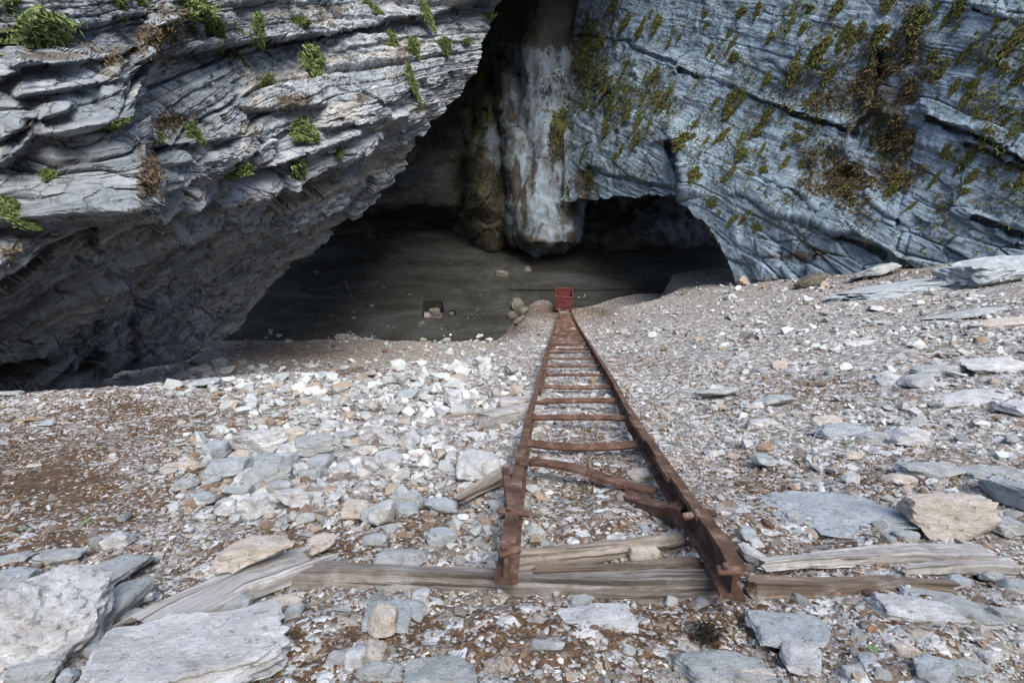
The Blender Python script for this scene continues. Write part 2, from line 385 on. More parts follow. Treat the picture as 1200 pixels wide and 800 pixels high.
def scree_of(P):
    px, py, Z = project(P); s = np.zeros(P.shape[:-1])
    for (x, y, a, b, k) in SOIL: s = np.maximum(s, k*np.exp(-((px-x)/a)**2-((py-y)/b)**2))
    s = np.where(Z > .2, s, .4)
    return np.clip(1-s, 0, 1)

th = np.concatenate([np.linspace(-PI, -1.0, 70)[:-1], np.linspace(-1.0, 1.0, 760), np.linspace(1.0, PI, 70)[1:]])
rr = np.concatenate([[.02], .25*(62/.25)**np.linspace(0, 1, 440)])
R, TH = np.meshgrid(rr, th, indexing='ij'); gx, gy = R*np.sin(TH), R*np.cos(TH)
gP = np.stack([gx, gy, ground_z(gx, gy)], -1).reshape(-1, 3)
link('scree_slope', raw_mesh('scree_slope', gP, gridfaces(*R.shape)[:, ::-1], True, {'scree': scree_of(gP)}), M_SOIL, kind='structure')

# ------------------------------------------------------------------ rock walls
def bed_coords(P, T, W):
    T = np.array(T)/np.linalg.norm(T); W = np.array(W, float); nb = np.cross(T, W); nb /= np.linalg.norm(nb); r = np.cross(nb, T)
    return np.stack([P@T, P@nb, P@r], -1)
def normals(P):
    dr = np.gradient(P, axis=0); dc = np.gradient(P, axis=1); n = np.cross(dr, dc); n /= np.linalg.norm(n, axis=-1, keepdims=True)+1e-9
    v = np.array([0, 0, CZ])-P
    return n*np.sign((n*v).sum(-1, keepdims=True))
def blocks(b, ss, st, amp, s, crack=.3, cw=.07):
    f1, f2, idv = worley(b/np.array([ss, st, ss]), s)
    return (idv-.5)*amp-crack*amp*(1-sm(0, cw, f2-f1))
def strata(b, h, ln, amp, s, groove=.35, gw=.10, warp=.25):
    """stepped beds: every bed is broken into blocks that stand out or lie back, with open joints between"""
    sc, tc, rc = b[..., 0], b[..., 1], b[..., 2]; O = np.zeros_like(tc)
    tt = tc/h; tt = tt+.55*vnoise(np.stack([tt*.45+s, O, O], -1), s)+warp*fbm(np.stack([sc/ln*.8, tc/h*.3, rc/ln*.8], -1), 4, s+1)
    L = np.floor(tt).astype(np.int64); ft = tt-L; Z0 = np.zeros_like(L)
    ss = (sc+.6*rc)/(ln*(.6+.9*hsh(L, Z0, Z0, s+2)))+hsh(L, Z0, Z0+1, s+3)*9+.22*fbm(np.stack([tc/h*.9, sc/ln, rc/ln], -1), 3, s+4)
    K = np.floor(ss).astype(np.int64); fs = ss-K
    p = hsh(L, K, Z0, s+5)*.6+hsh(L, Z0, Z0+3, s+6)*.4-.5
    tilt = (hsh(L, K, Z0+7, s+7)-.5)*(fs-.5)*.6+(hsh(L, K, Z0+8, s+8)-.3)*(ft-.5)*.25
    g = np.minimum(ft, 1-ft); gs = np.minimum(fs, 1-fs)*ln/h*.8
    open_ = .4+.6*(hsh(L, Z0, Z0+9, s+9) > .45)
    return amp*(p+tilt)-amp*groove*(1-sm(0, gw, g))*open_-.6*amp*groove*(1-sm(0, gw, gs))
def rbf(ctrl):
    c = np.array(ctrl, float); X = c[:, :2]/100; z = np.log(c[:, 2]); n = len(c)
    def phi(r): return np.where(r > 0, r*r*np.log(r+1e-9), 0)
    A = np.zeros((n+3, n+3)); A[:n, :n] = phi(np.linalg.norm(X[:, None]-X[None], axis=-1))+np.eye(n)*.05
    A[:n, n] = 1; A[:n, n+1:] = X; A[n, :n] = 1; A[n+1:, :n] = X.T
    w_ = np.linalg.solve(A, np.concatenate([z, [0, 0, 0]]))
    def f(px, py):
        r = w_[n]+w_[n+1]*px/100+w_[n+2]*py/100
        for i in range(n): r = r+w_[i]*phi(np.hypot(px/100-X[i, 0], py/100-X[i, 1]))
        return np.exp(r)
    return f

# ---- left cliff: an overhanging limestone mass of stepped strata
def left_cliff():
    lipY = [-260, -60, 0, 30, 60, 90, 110, 140, 160, 190, 215, 240, 265, 300, 330, 365, 392, 425, 445, 500]
    lipX = [770, 645, 588, 574, 562, 552, 540, 512, 494, 478, 455, 432, 400, 362, 332, 300, 262, 205, 120, 60]
    rows = np.concatenate([np.linspace(-260, 0, 40)[:-1], np.linspace(0, 445, 420), np.linspace(446, 500, 14)])
    u = np.concatenate([np.linspace(0, .33, 60)[:-1], np.linspace(.33, 1, 520)])
    lx = np.interp(rows, lipY, lipX)+4*fbm(np.stack([rows/9., rows*0, rows*0], -1), 4, 3)
    py = np.repeat(rows[:, None], len(u), 1); px = np.where(u < .33, -420+u/.33*420, (u-.33)/.67*lx[:, None])
    Zf = rbf([(0, 0, 8.2), (-200, -100, 7), (-400, 100, 5.5), (-400, 450, 7.5), (-200, 330, 6.4), (-200, 445, 8.6), (0, 335, 7.9), (0, 200, 7.9), (0, 445, 11.8), (80, 290, 9.0), (80, 400, 14.), (100, 440, 15), (160, 100, 10.8), (100, 30, 9.8),
              (182, 242, 10.7), (190, 330, 16.5), (200, 425, 18.5), (265, 208, 14.2), (265, 300, 18.6), (262, 392, 22), (300, 0, 18), (300, 100, 16.6), (400, 165, 20.4), (400, 225, 23),
              (390, 270, 25), (330, 330, 24.6), (470, 100, 22.8), (478, 190, 27), (450, 0, 25), (560, 60, 28.5), (585, 0, 29.5), (500, -200, 28), (750, -250, 37), (100, -240, 12), (300, 380, 22.5), (0, 520, 13), (200, 500, 19)])
    Z = Zf(px, py)
    N = normals(unproj(px, py, Z)); N0 = N
    # the notch where the near block stands proud of the wall behind it
    xn = np.interp(py, [-40, 40, 62, 80, 100, 130, 160, 200, 245, 270], [260, 212, 192, 172, 162, 160, 166, 178, 186, 180])
    k = sm(40, 70, py)*(1-sm(250, 275, py))
    Z = Z-k*1.7*sig((xn-px)/2.6)*np.exp(-np.clip(xn-px, 0, 1e3)/150)+k*.5*np.exp(-np.clip(px-xn, 0, 1e3)/45)*sig((px-xn)/1.6)
    LED = [([(186, 66), (230, 58), (300, 48), (340, 45), (400, 35), (500, 17), (590, -6)], 1.6, 110), ([(25, 78), (60, 72), (100, 70), (160, 58), (215, 32)], .55, 30),
           ([(25, 112), (80, 105), (155, 86)], .38, 20), ([(40, 140), (80, 132), (84, 128)], .3, 20), ([(50, 165), (130, 150), (160, 140)], .4, 30), ([(170, 172), (240, 169), (283, 160)], .6, 35),
           ([(285, 131), (330, 128), (375, 125)], .75, 40), ([(380, 152), (430, 148), (475, 138)], .6, 30), ([(176, 195), (230, 193), (300, 186)], .3, 20),
           ([(180, 140), (230, 130), (285, 128)], .25, 22), ([(395, 60), (450, 52), (520, 40)], .35, 22), ([(0, 95), (28, 85)], .35, 18), ([(0, 165), (30, 152)], .4, 30), ([(0, 195), (36, 170)], .3, 18),
           ([(-80, 370), (0, 338), (30, 318), (62, 295), (112, 268), (150, 258), (186, 244)], .8, 40), ([(188, 240), (215, 222), (265, 206), (300, 200), (332, 196), (400, 168), (440, 150), (470, 140)], .75, 50),
           ([(120, 300), (160, 282), (250, 252), (300, 240), (340, 222), (440, 178)], 1.2, 34), ([(0, 445), (60, 390), (120, 335), (200, 292), (300, 258), (400, 212), (470, 172)], .8, 30),
           ([(160, 395), (230, 345), (290, 300), (350, 268), (400, 240)], .9, 30), ([(90, 440), (140, 400), (180, 372), (240, 330)], .7, 25), ([(220, 415), (280, 350), (330, 300), (430, 225)], .7, 26), ([(20, 440), (70, 410), (110, 370)], .7, 25)]
    stp = np.floor(px/26.+1.5*fbm(np.stack([px/40., py/25., px*0], -1), 2, 14)); wob = 1.2*fbm(np.stack([px/60., py/60., px*0], -1), 2, 8)+.5*rfbm(np.stack([px/9., py/30., px*0], -1), 3, 9)+3.6*(hsh(stp.astype(np.int64), (py/45).astype(np.int64), (py*0).astype(np.int64), 15)-.5)
    for line, h, dec in LED:
        lx_ = np.array(line, float); yl = np.interp(px, lx_[:, 0], lx_[:, 1])+wob
        e = sm(lx_[0, 0]-12, lx_[0, 0]+6, px)*(1-sm(lx_[-1, 0]-6, lx_[-1, 0]+12, px))
        Z = Z-e*h*sig((yl-py)/1.1)*np.exp(-(np.clip(yl-py, 0, 1e3)/dec)**2)+e*.35*h*sig((py-yl)/1.1)*np.exp(-np.clip(py-yl, 0, 1e3)/7)
    Z = Z*(1+.012*fbm(np.stack([px/60., py/60., px*0], -1), 3, 4))
    P = unproj(px, py, Z)
    Wd = (-.5, .8, .05)
    bA = bed_coords(P, unproj(400., 35., np.array(20.))-unproj(190., 66., np.array(12.5)), Wd)
    bB = bed_coords(P, unproj(480., 195., np.array(27.))-unproj(200., 345., np.array(17.)), Wd)
    yr = np.interp(px, [-80, 0, 110, 186, 265, 332, 470], [370, 338, 268, 244, 206, 196, 140])
    m = sm(-14, 14, py-yr)[..., None]
    wv = np.stack([fbm(P*.5, 3, 31), fbm(P*.5, 3, 32)*.6, fbm(P*.5, 3, 33)], -1)
    qA, qB = bA+wv*.10, bB+wv*.5
    dA = strata(qA, .62, 2.2, .62, 50, warp=.05, gw=.07)+strata(qA+7, .2, .9, .2, 60, warp=.05, gw=.08)+strata(qA+11, .10, .7, .06, 65)+.04*rfbm(qA*np.array([1., 8., 1.]), 4, 71)+.5*blocks(qA+3, 2.6, 1.2, .22, 66, .1)
    dB = strata(qB, 1.1, 4.5, .85, 80, .3, .1, .4)+strata(qB+3, .36, 1.6, .26, 90, .3, .1, .4)+strata(qB+9, .13, .8, .09, 95, .3, .1, .4)+.08*rfbm(qB*np.array([1., 6., 1.]), 4, 72)+.6*blocks(qB+3, 3., 1.2, .5, 96, .1)
    disp = dA*(1+.3*np.exp(-(np.clip(px, 0, 2e3)/260)**2))*(1-m[..., 0])+dB*m[..., 0]+.16*rfbm(P*.3, 4, 73)+.05*rfbm(P*3., 4, 74)
    fade = np.clip(Z/12, .6, 1.)
    P2 = P+N*(disp*fade)[..., None]; N = normals(P2)
    bed = qA*(1-m)+qB*m
    # underside: the roof of the cave runs back from the lip
    L = P2[:, -1]; t = np.linspace(0, 1, 16)[1:]
    bk = L[:, None]+t[None, :, None]*np.array([-.45, 1., .12])*16
    bk = bk+np.stack([fbm(bk*.35, 3, 41), fbm(bk*.35, 3, 42), fbm(bk*.35, 3, 43)], -1)*(1.4*np.minimum(1, t*3))[None, :, None]
    A = np.concatenate([P2, bk], 1)
    bedx = np.concatenate([bed, bed_coords(bk, (.9, .3, .3), Wd)], 1)
    # the top of the cliff runs back from the highest row
    t2 = np.linspace(1, 0, 7)[:-1]
    cap = A[:1]+t2[:, None, None]*np.array([-.15, 1., .35])*45; A = np.concatenate([cap, A], 0)
    bedx = np.concatenate([np.repeat(bedx[:1], 6, 0), bedx], 0)
    qx, qy, _ = project(A)
    moss = .36*sm(200, 300, qx)*(1-sm(330, 470, qx))*np.exp(-((qy-215)/22)**2)+.0*qx
    stain = np.zeros_like(qx)
    for (x, y, a, b, kk) in [(60, 66, 70, 9, .75), (185, 40, 60, 16, .8), (215, 12, 60, 12, .6), (190, 70, 10, 60, .5), (170, 215, 12, 40, .8), (205, 140, 26, 8, .8), (300, 53, 90, 6, .6), (150, 60, 40, 8, .8), (345, 118, 40, 9, .75), (425, 115, 16, 10, .7), (470, 60, 12, 30, .6), (385, 10, 60, 10, .6), (25, 260, 18, 40, .55), (10, 40, 20, 20, .6), (100, 390, 120, 40, .45)]:
        stain = np.maximum(stain, kk*np.exp(-((qx-x)/a)**2-((qy-y)/b)**2))
    stain = np.maximum(stain, np.pad(.38*sm(0, 40, py-yr), ((6, 0), (0, 15)), mode='edge'))  # brown staining below the ridge, also darkened to stand in for overhang shade
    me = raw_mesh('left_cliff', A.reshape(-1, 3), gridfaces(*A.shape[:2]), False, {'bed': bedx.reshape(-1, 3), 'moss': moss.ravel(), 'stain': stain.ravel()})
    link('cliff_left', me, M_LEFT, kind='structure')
    return px, py, P2, N
LPX, LPY, LP, LN = left_cliff()

# ---- right cliff: a leaning slab face that arches over the alcove
P1 = np.array([11.2, 22.3, CZ-11.7]); NH = np.array([-.92, -.39, 0]); LEAN = math.tan(math.radians(20))
def right_cliff():
    botX = [630, 668, 680, 720, 760, 788, 800, 812, 830, 845, 852, 858, 866, 900, 1000, 1100, 1200, 1700]
    botY = [236, 236, 234, 231, 229, 228, 236, 250, 266, 288, 302, 318, 350, 352, 336, 326, 322, 330]
    cols = np.concatenate([np.linspace(630, 1205, 460), np.linspace(1208, 1700, 50)])
    v = np.concatenate([np.linspace(-260, 0, 40)[:-1], np.linspace(0, 1, 300)])
    by = np.interp(cols, botX, botY)+3.5*fbm(np.stack([cols/8., cols*0, cols*0], -1), 4, 3)*(cols < 864)
    px = np.repeat(cols[None], len(v), 0); py = np.where(v[:, None] < 0, v[:, None], v[:, None]*by[None])
    d = ray(px, py); C0 = np.array([0, 0, CZ]); n3 = NH+np.array([0, 0, LEAN])      # plane: (p-P1).NH + LEAN*(z-z1) = 0
    Z = ((P1-C0)@n3)/(d@n3)
    dep = np.zeros_like(Z)
    GR = [([(795, 82), (850, 100), (880, 112), (900, 122), (950, 140), (1000, 156)], .55, 1.6), ([(783, 168), (792, 195), (799, 228)], 1.6, 3.2), ([(1000, 156), (1022, 130), (1032, 60)], .6, 3.), ([(690, 196), (715, 206), (745, 212), (790, 222)], .4, 1.6),
          ([(905, 215), (940, 232), (955, 248)], .45, 1.8), ([(1012, 228), (1025, 245), (1050, 262)], .5, 1.8), ([(735, 50), (745, 60), (790, 75)], .35, 1.6), ([(1085, 138), (1150, 163), (1200, 190)], .6, 1.8), ([(870, 228), (900, 250), (950, 262), (1040, 300)], .5, 2.), ([(1130, 170), (1200, 195)], .4, 1.5), ([(1140, 10), (1180, 25)], .4, 2.), ([(900, 70), (905, 75), (925, 90)], .3, 1.2), ([(1140, 255), (1200, 275)], .4, 1.6), ([(640, 45), (700, 44), (740, 47)], .3, 1.5)]
    w1 = 3*fbm(np.stack([px/16., py/16., px*0], -1), 3, 8); w2 = 3*fbm(np.stack([px/16., py/16., px*0+5], -1), 3, 9)
    for line, h, wd in GR:
        q = pdist(px+w1, py+w2, line); yl = np.interp(px, [a[0] for a in line], [a[1] for a in line])
        dep = dep+h*np.exp(-(q/wd)**2)-.4*h*np.exp(-q/14)*sig((yl-py)/1.5)
    # the slab right of the crack stands proud of the arch block, the brown patch lies in a broken hollow
    xc = np.interp(py, [100, 170, 200, 235], [770, 784, 792, 800])
    dep = dep-.9*sig((px-xc)/2.5)*np.exp(-np.clip(px-xc, 0, 999)/90)*sm(120, 180, py)
    dep = dep+.7*np.exp(-((px-1030)/55)**2-((py-140)/70)**2)+.6*np.exp(-((px-985)/45)**2-((py-205)/32)**2)
    Z = Z+dep-1.5*np.exp(-((px-720)/90)**2-((py-150)/110)**2)
    P = unproj(px, py, Z); N = normals(P)
    b = bed_coords(P, unproj(1000., 156., np.array(21.5))-unproj(795., 82., np.array(29.5)), (.9, .4, 0))
    wv = np.stack([fbm(P*.4, 3, 31), fbm(P*.4, 3, 32)*.6, fbm(P*.4, 3, 33)], -1); q = b+wv*.3
    lowR = sm(230, 300, py)*sm(860, 900, px)
    disp = strata(q, 1.5, 5., .17, 150, .5, .03, .15)+.6*blocks(q+4, 5., 2.6, .3, 155, .25, .015)+strata(q+7, .42, 3., .07, 160, .5, .06, .3)+.35*fbm(P*.3, 3, 173)+.10*rfbm(P*1.6, 6, 174)+.05*fbm(q*np.array([1., 6., 1.]), 5, 171)+lowR*blocks(q+1, 2., .6, .5, 177, .3)
    rg = np.exp(-((px-1030)/60)**2-((py-140)/80)**2)+np.exp(-((px-990)/45)**2-((py-205)/32)**2)+.7*np.exp(-((px-720)/50)**2-((py-90)/70)**2)
    disp = disp+rg*.35*fbm(P*1.6, 5, 175)
    P2 = P+N*disp[..., None]
    L = P2[-1]; t = np.linspace(0, 1, 16)[1:]
    s = sm(780, 850, cols)[:, None]*np.array([.55, 0, 0])
    bk = L[None]+t[:, None, None]*((np.array([.15, 1., .10])+s)*16)[None]
    bk = bk+np.stack([fbm(bk*.35, 3, 41), fbm(bk*.35, 3, 42), fbm(bk*.35, 3, 43)], -1)*(1.2*np.minimum(1, t*3))[:, None, None]
    t2 = np.linspace(1, 0, 7)[:-1]
    cap = P2[:1]+t2[:, None, None]*np.array([.5, 1., .4])*45
    A = np.concatenate([cap, P2, bk], 0); bedx = np.concatenate([np.repeat(q[:1], 6, 0), q, bed_coords(bk, (.9, .3, .3), (.9, .4, 0))], 0)
    qx, qy, _ = project(A); moss = np.zeros_like(qx); stain = moss.copy()
    for (x, y, a, bb, kk) in [(688, 75, 42, 95, .64), (715, 110, 70, 55, .60), (765, 115, 55, 50, .56), (650, 150, 26, 70, .62), (960, 120, 270, 140, .40), (690, 205, 16, 30, .6), (735, 165, 35, 25, .5), (1030, 80, 60, 50, .55), (1040, 160, 55, 70, .62), (990, 210, 60, 38, .60), (1130, 120, 60, 60, .4), (860, 150, 60, 40, .36), (720, 20, 40, 30, .5), (930, 275, 70, 20, .4), (870, 265, 16, 20, .45)]:
        moss = np.maximum(moss, kk*np.exp(-((qx-x)/a)**2-((qy-y)/bb)**2))
    for (x, y, a, bb, kk) in [(1035, 130, 50, 72, .66), (985, 205, 56, 38, .64), (1045, 200, 40, 30, .7), (960, 115, 30, 20, .6), (1080, 60, 30, 30, .6), (685, 215, 14, 28, .9), (700, 60, 40, 80, .45), (1140, 236, 18, 8, .6), (1060, 180, 50, 50, .5), (940, 300, 80, 14, .6)]:
        stain = np.maximum(stain, kk*np.exp(-((qx-x)/a)**2-((qy-y)/bb)**2))
    me = raw_mesh('right_cliff', A.reshape(-1, 3), gridfaces(*A.shape[:2])[:, ::-1], True, {'bed': bedx.reshape(-1, 3), 'moss': moss.ravel(), 'stain': stain.ravel()})
    link('cliff_right', me, M_RIGHT, kind='structure')
    return px, py, P2, N
RPX, RPY, RP, RN = right_cliff()

# ---- the cave: back wall, flowstone pillar hanging in the middle, alcove
def cave():
    cols = np.concatenate([np.linspace(150, 420, 60)[:-1], np.linspace(420, 720, 250)[:-1], np.linspace(720, 960, 90)]); rows = np.concatenate([np.linspace(-320, 0, 50)[:-1], np.linspace(0, 345, 280)])
    px, py = np.meshgrid(cols, rows)
    wx = px+9*fbm(np.stack([px/45., py/60., px*0], -1), 5, 8)
    Z = 43.5+1.2*sm(720, 850, px)
    Z = Z-1.5*sm(120, 180, py)*(1-sm(236, 262, py))*(1-sm(560, 600, px))+2.6*sm(240, 262, py)*(1-sm(520, 560, px))
    Z = Z-1.5*sm(255, 330, py)*(px > 660)
    Z = Z-3.2*np.exp(-((px-765)/80)**2-((py-272)/24)**2)
    def lobe(cx, wd, y0, y1, h, soft=22):
        top = sm(y0, y0+30, py)
        s = np.clip(1-np.clip(py-(y1-soft*2.2), 0, 1e3)/(soft*2.2), 0, 1)**.5
        ww = wd*s+1e-3; a = (wx-cx)/ww
        return h*np.sqrt(np.clip(1-a*a, 0, 1))*(.35+.65*s)*top
    cxm = np.interp(py, [0, 60, 150, 230, 302], [645, 640, 640, 634, 640]); wm = np.interp(py, [0, 60, 120, 180, 210, 240, 270, 302], [52, 44, 38, 44, 50, 50, 46, 30])
    b = lobe(cxm, wm, -330, 303, 6.5, 9)
    b = np.maximum(b, lobe(np.interp(py, [0, 140, 300], [585, 582, 575]), np.interp(py, [0, 100, 150, 180, 290], [20, 20, 24, 36, 40]), 90, 297, 3.2, 22))
    b = np.maximum(b, lobe(592+0*py, 10+0*py, 60, 145, 4.6, 8)); b = np.maximum(b, lobe(608+0*py, 24+0*py, 130, 285, 5.6, 20)); 
    b = np.maximum(b, lobe(575+0*py, 34+0*py, 148, 182, 4.6, 10))
    b = np.maximum(b, lobe(664+0*py, 22+0*py, 130, 275, 6.3, 18)); b = np.maximum(b, lobe(600+0*py, 16+0*py, 60, 292, 4.6, 14))
    Z = Z-b
    P = unproj(px, py, Z); N = normals(P)
    pil = np.clip(b/2.5, 0, 1)
    pil = pil*(.25+.75*sm(582, 604, px))
    rk = blocks(P*np.array([1., 1., 1.5])+np.stack([fbm(P*.4, 3, 21)]*3, -1), 2.4, 2.4, .9, 250, .2)
    disp = (1-pil)*(.7*rk+.5*fbm(P*.5, 5, 260))+pil*(.45*fbm(P*np.array([.7, .7, .15]), 3, 261)+.35*fbm(P*.5, 3, 262)+.05*fbm(P*2.5, 3, 263))
    P2 = P+N*disp[..., None]
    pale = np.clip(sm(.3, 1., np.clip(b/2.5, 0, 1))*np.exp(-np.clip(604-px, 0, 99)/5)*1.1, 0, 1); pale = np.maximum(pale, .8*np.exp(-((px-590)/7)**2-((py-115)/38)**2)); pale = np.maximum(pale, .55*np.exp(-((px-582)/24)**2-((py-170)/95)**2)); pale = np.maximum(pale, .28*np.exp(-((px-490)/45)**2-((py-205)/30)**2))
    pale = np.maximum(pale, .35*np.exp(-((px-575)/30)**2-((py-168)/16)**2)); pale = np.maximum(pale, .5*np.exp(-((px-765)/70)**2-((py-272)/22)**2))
    stain = np.zeros_like(px); moss = stain.copy()
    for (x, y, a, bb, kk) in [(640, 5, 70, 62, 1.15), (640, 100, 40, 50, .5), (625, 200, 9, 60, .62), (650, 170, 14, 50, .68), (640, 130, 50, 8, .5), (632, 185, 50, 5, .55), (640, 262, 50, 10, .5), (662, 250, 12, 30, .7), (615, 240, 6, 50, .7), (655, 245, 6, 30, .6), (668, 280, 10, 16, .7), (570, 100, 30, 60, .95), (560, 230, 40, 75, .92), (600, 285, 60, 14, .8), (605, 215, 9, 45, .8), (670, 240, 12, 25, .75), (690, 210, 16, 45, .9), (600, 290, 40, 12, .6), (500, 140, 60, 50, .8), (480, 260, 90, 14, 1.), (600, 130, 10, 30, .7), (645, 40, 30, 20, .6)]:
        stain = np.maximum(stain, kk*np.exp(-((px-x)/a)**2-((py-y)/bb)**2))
    for (x, y, a, bb, kk) in [(655, 150, 17, 55, .66), (690, 80, 25, 80, .7), (560, 140, 34, 50, .62), (565, 90, 16, 30, .55), (560, 220, 34, 60, .5), (680, 190, 14, 60, .6), (550, 200, 30, 30, .45)]:
        moss = np.maximum(moss, kk*np.exp(-((px-x)/a)**2-((py-y)/bb)**2))
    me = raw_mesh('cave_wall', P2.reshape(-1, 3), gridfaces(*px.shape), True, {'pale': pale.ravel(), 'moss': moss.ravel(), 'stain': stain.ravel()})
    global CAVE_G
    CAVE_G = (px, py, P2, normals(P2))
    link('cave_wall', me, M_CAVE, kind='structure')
    # roof and outer rock closing the cave above and behind
    X, Y = np.meshgrid(np.linspace(-60, 75, 40), np.linspace(33, 75, 30)); zz = 31+2.5*fbm(np.stack([X*.1, Y*.1, X*0], -1), 3, 77)
    rp = np.stack([X, Y, zz], -1); cd = np.stack([X[-1:]*1, Y[-1:]+1, zz[-1:]*0-3], -1); rp = np.concatenate([rp, cd], 0)
    z0 = np.zeros(rp.shape[0]*rp.shape[1])
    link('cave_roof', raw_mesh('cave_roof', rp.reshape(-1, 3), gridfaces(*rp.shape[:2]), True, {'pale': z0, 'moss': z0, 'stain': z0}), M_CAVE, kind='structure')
cave()

# ---- level cave floor with its cut edge
def fz(px, py, drop_=18.): 
    b = (py-400)/600; Z = drop_/(SP+b*CP); return Vector(unproj(float(px), float(py), np.array(Z)))
def deck():
    def arr(pts, n=6):
        out = []
        for a, b in zip(pts, pts[1:]+pts[:1]):
            A, B = fz(*a), fz(*b)
            for i in range(n): out.append(A.lerp(B, i/n))
        return out
    outer = arr([(200, 424), (598, 424), (600, 376), (640, 366), (700, 356), (724, 347), (780, 339), (890, 334), (990, 272), (760, 262), (600, 258), (470, 262), (416, 350), (355, 351)])
    low = arr([(100, 440), (200, 424), (357, 352), (416, 351), (472, 261), (300, 250), (100, 250)], 8)
    holes = [arr([(495, 372), (521, 372), (519, 352), (496, 352)], 2), arr([(525, 369), (534, 369), (534, 363), (526, 363)], 1)]
    bm = bmesh.new(); es = []
    for lp in [outer]+holes:
        vs = [bm.verts.new(p) for p in lp]
        es += [bm.edges.new((vs[i], vs[(i+1) % len(vs)])) for i in range(len(vs))]
    r = bmesh.ops.triangle_fill(bm, edges=es, use_beauty=True)
    fs = [f for f in bm.faces]
    for f in fs:
        if f.normal.z < 0: f.normal_flip()
    ex = bmesh.ops.extrude_face_region(bm, geom=fs)
    for v in [g for g in ex['geom'] if isinstance(g, bmesh.types.BMVert)]: v.co.z -= .9
    bm_obj('cave_floor', bm, M_DECK, kind='structure')
    bu = bmesh.new(); vs = [bu.verts.new(p+Vector((0, 0, .16+.02*math.sin(i*2.1)))) for i, p in enumerate(arr([(598, 341), (690, 341.5), (790, 338.5), (930, 300), (760, 285), (604, 300)], 8))]
    fu = bu.faces.new(vs); eu = bmesh.ops.extrude_face_region(bu, geom=[fu])
    for v in [g for g in eu['geom'] if isinstance(g, bmesh.types.BMVert)]: v.co.z -= .3
    bm_obj('upper_cave_floor', bu, M_DECK, kind='structure')
    b2 = bmesh.new(); b2.faces.new([b2.verts.new(p-Vector((0, 0, .7))) for p in low])
    bm_obj('lower_cave_floor', b2, M_DECK, kind='structure')
deck()
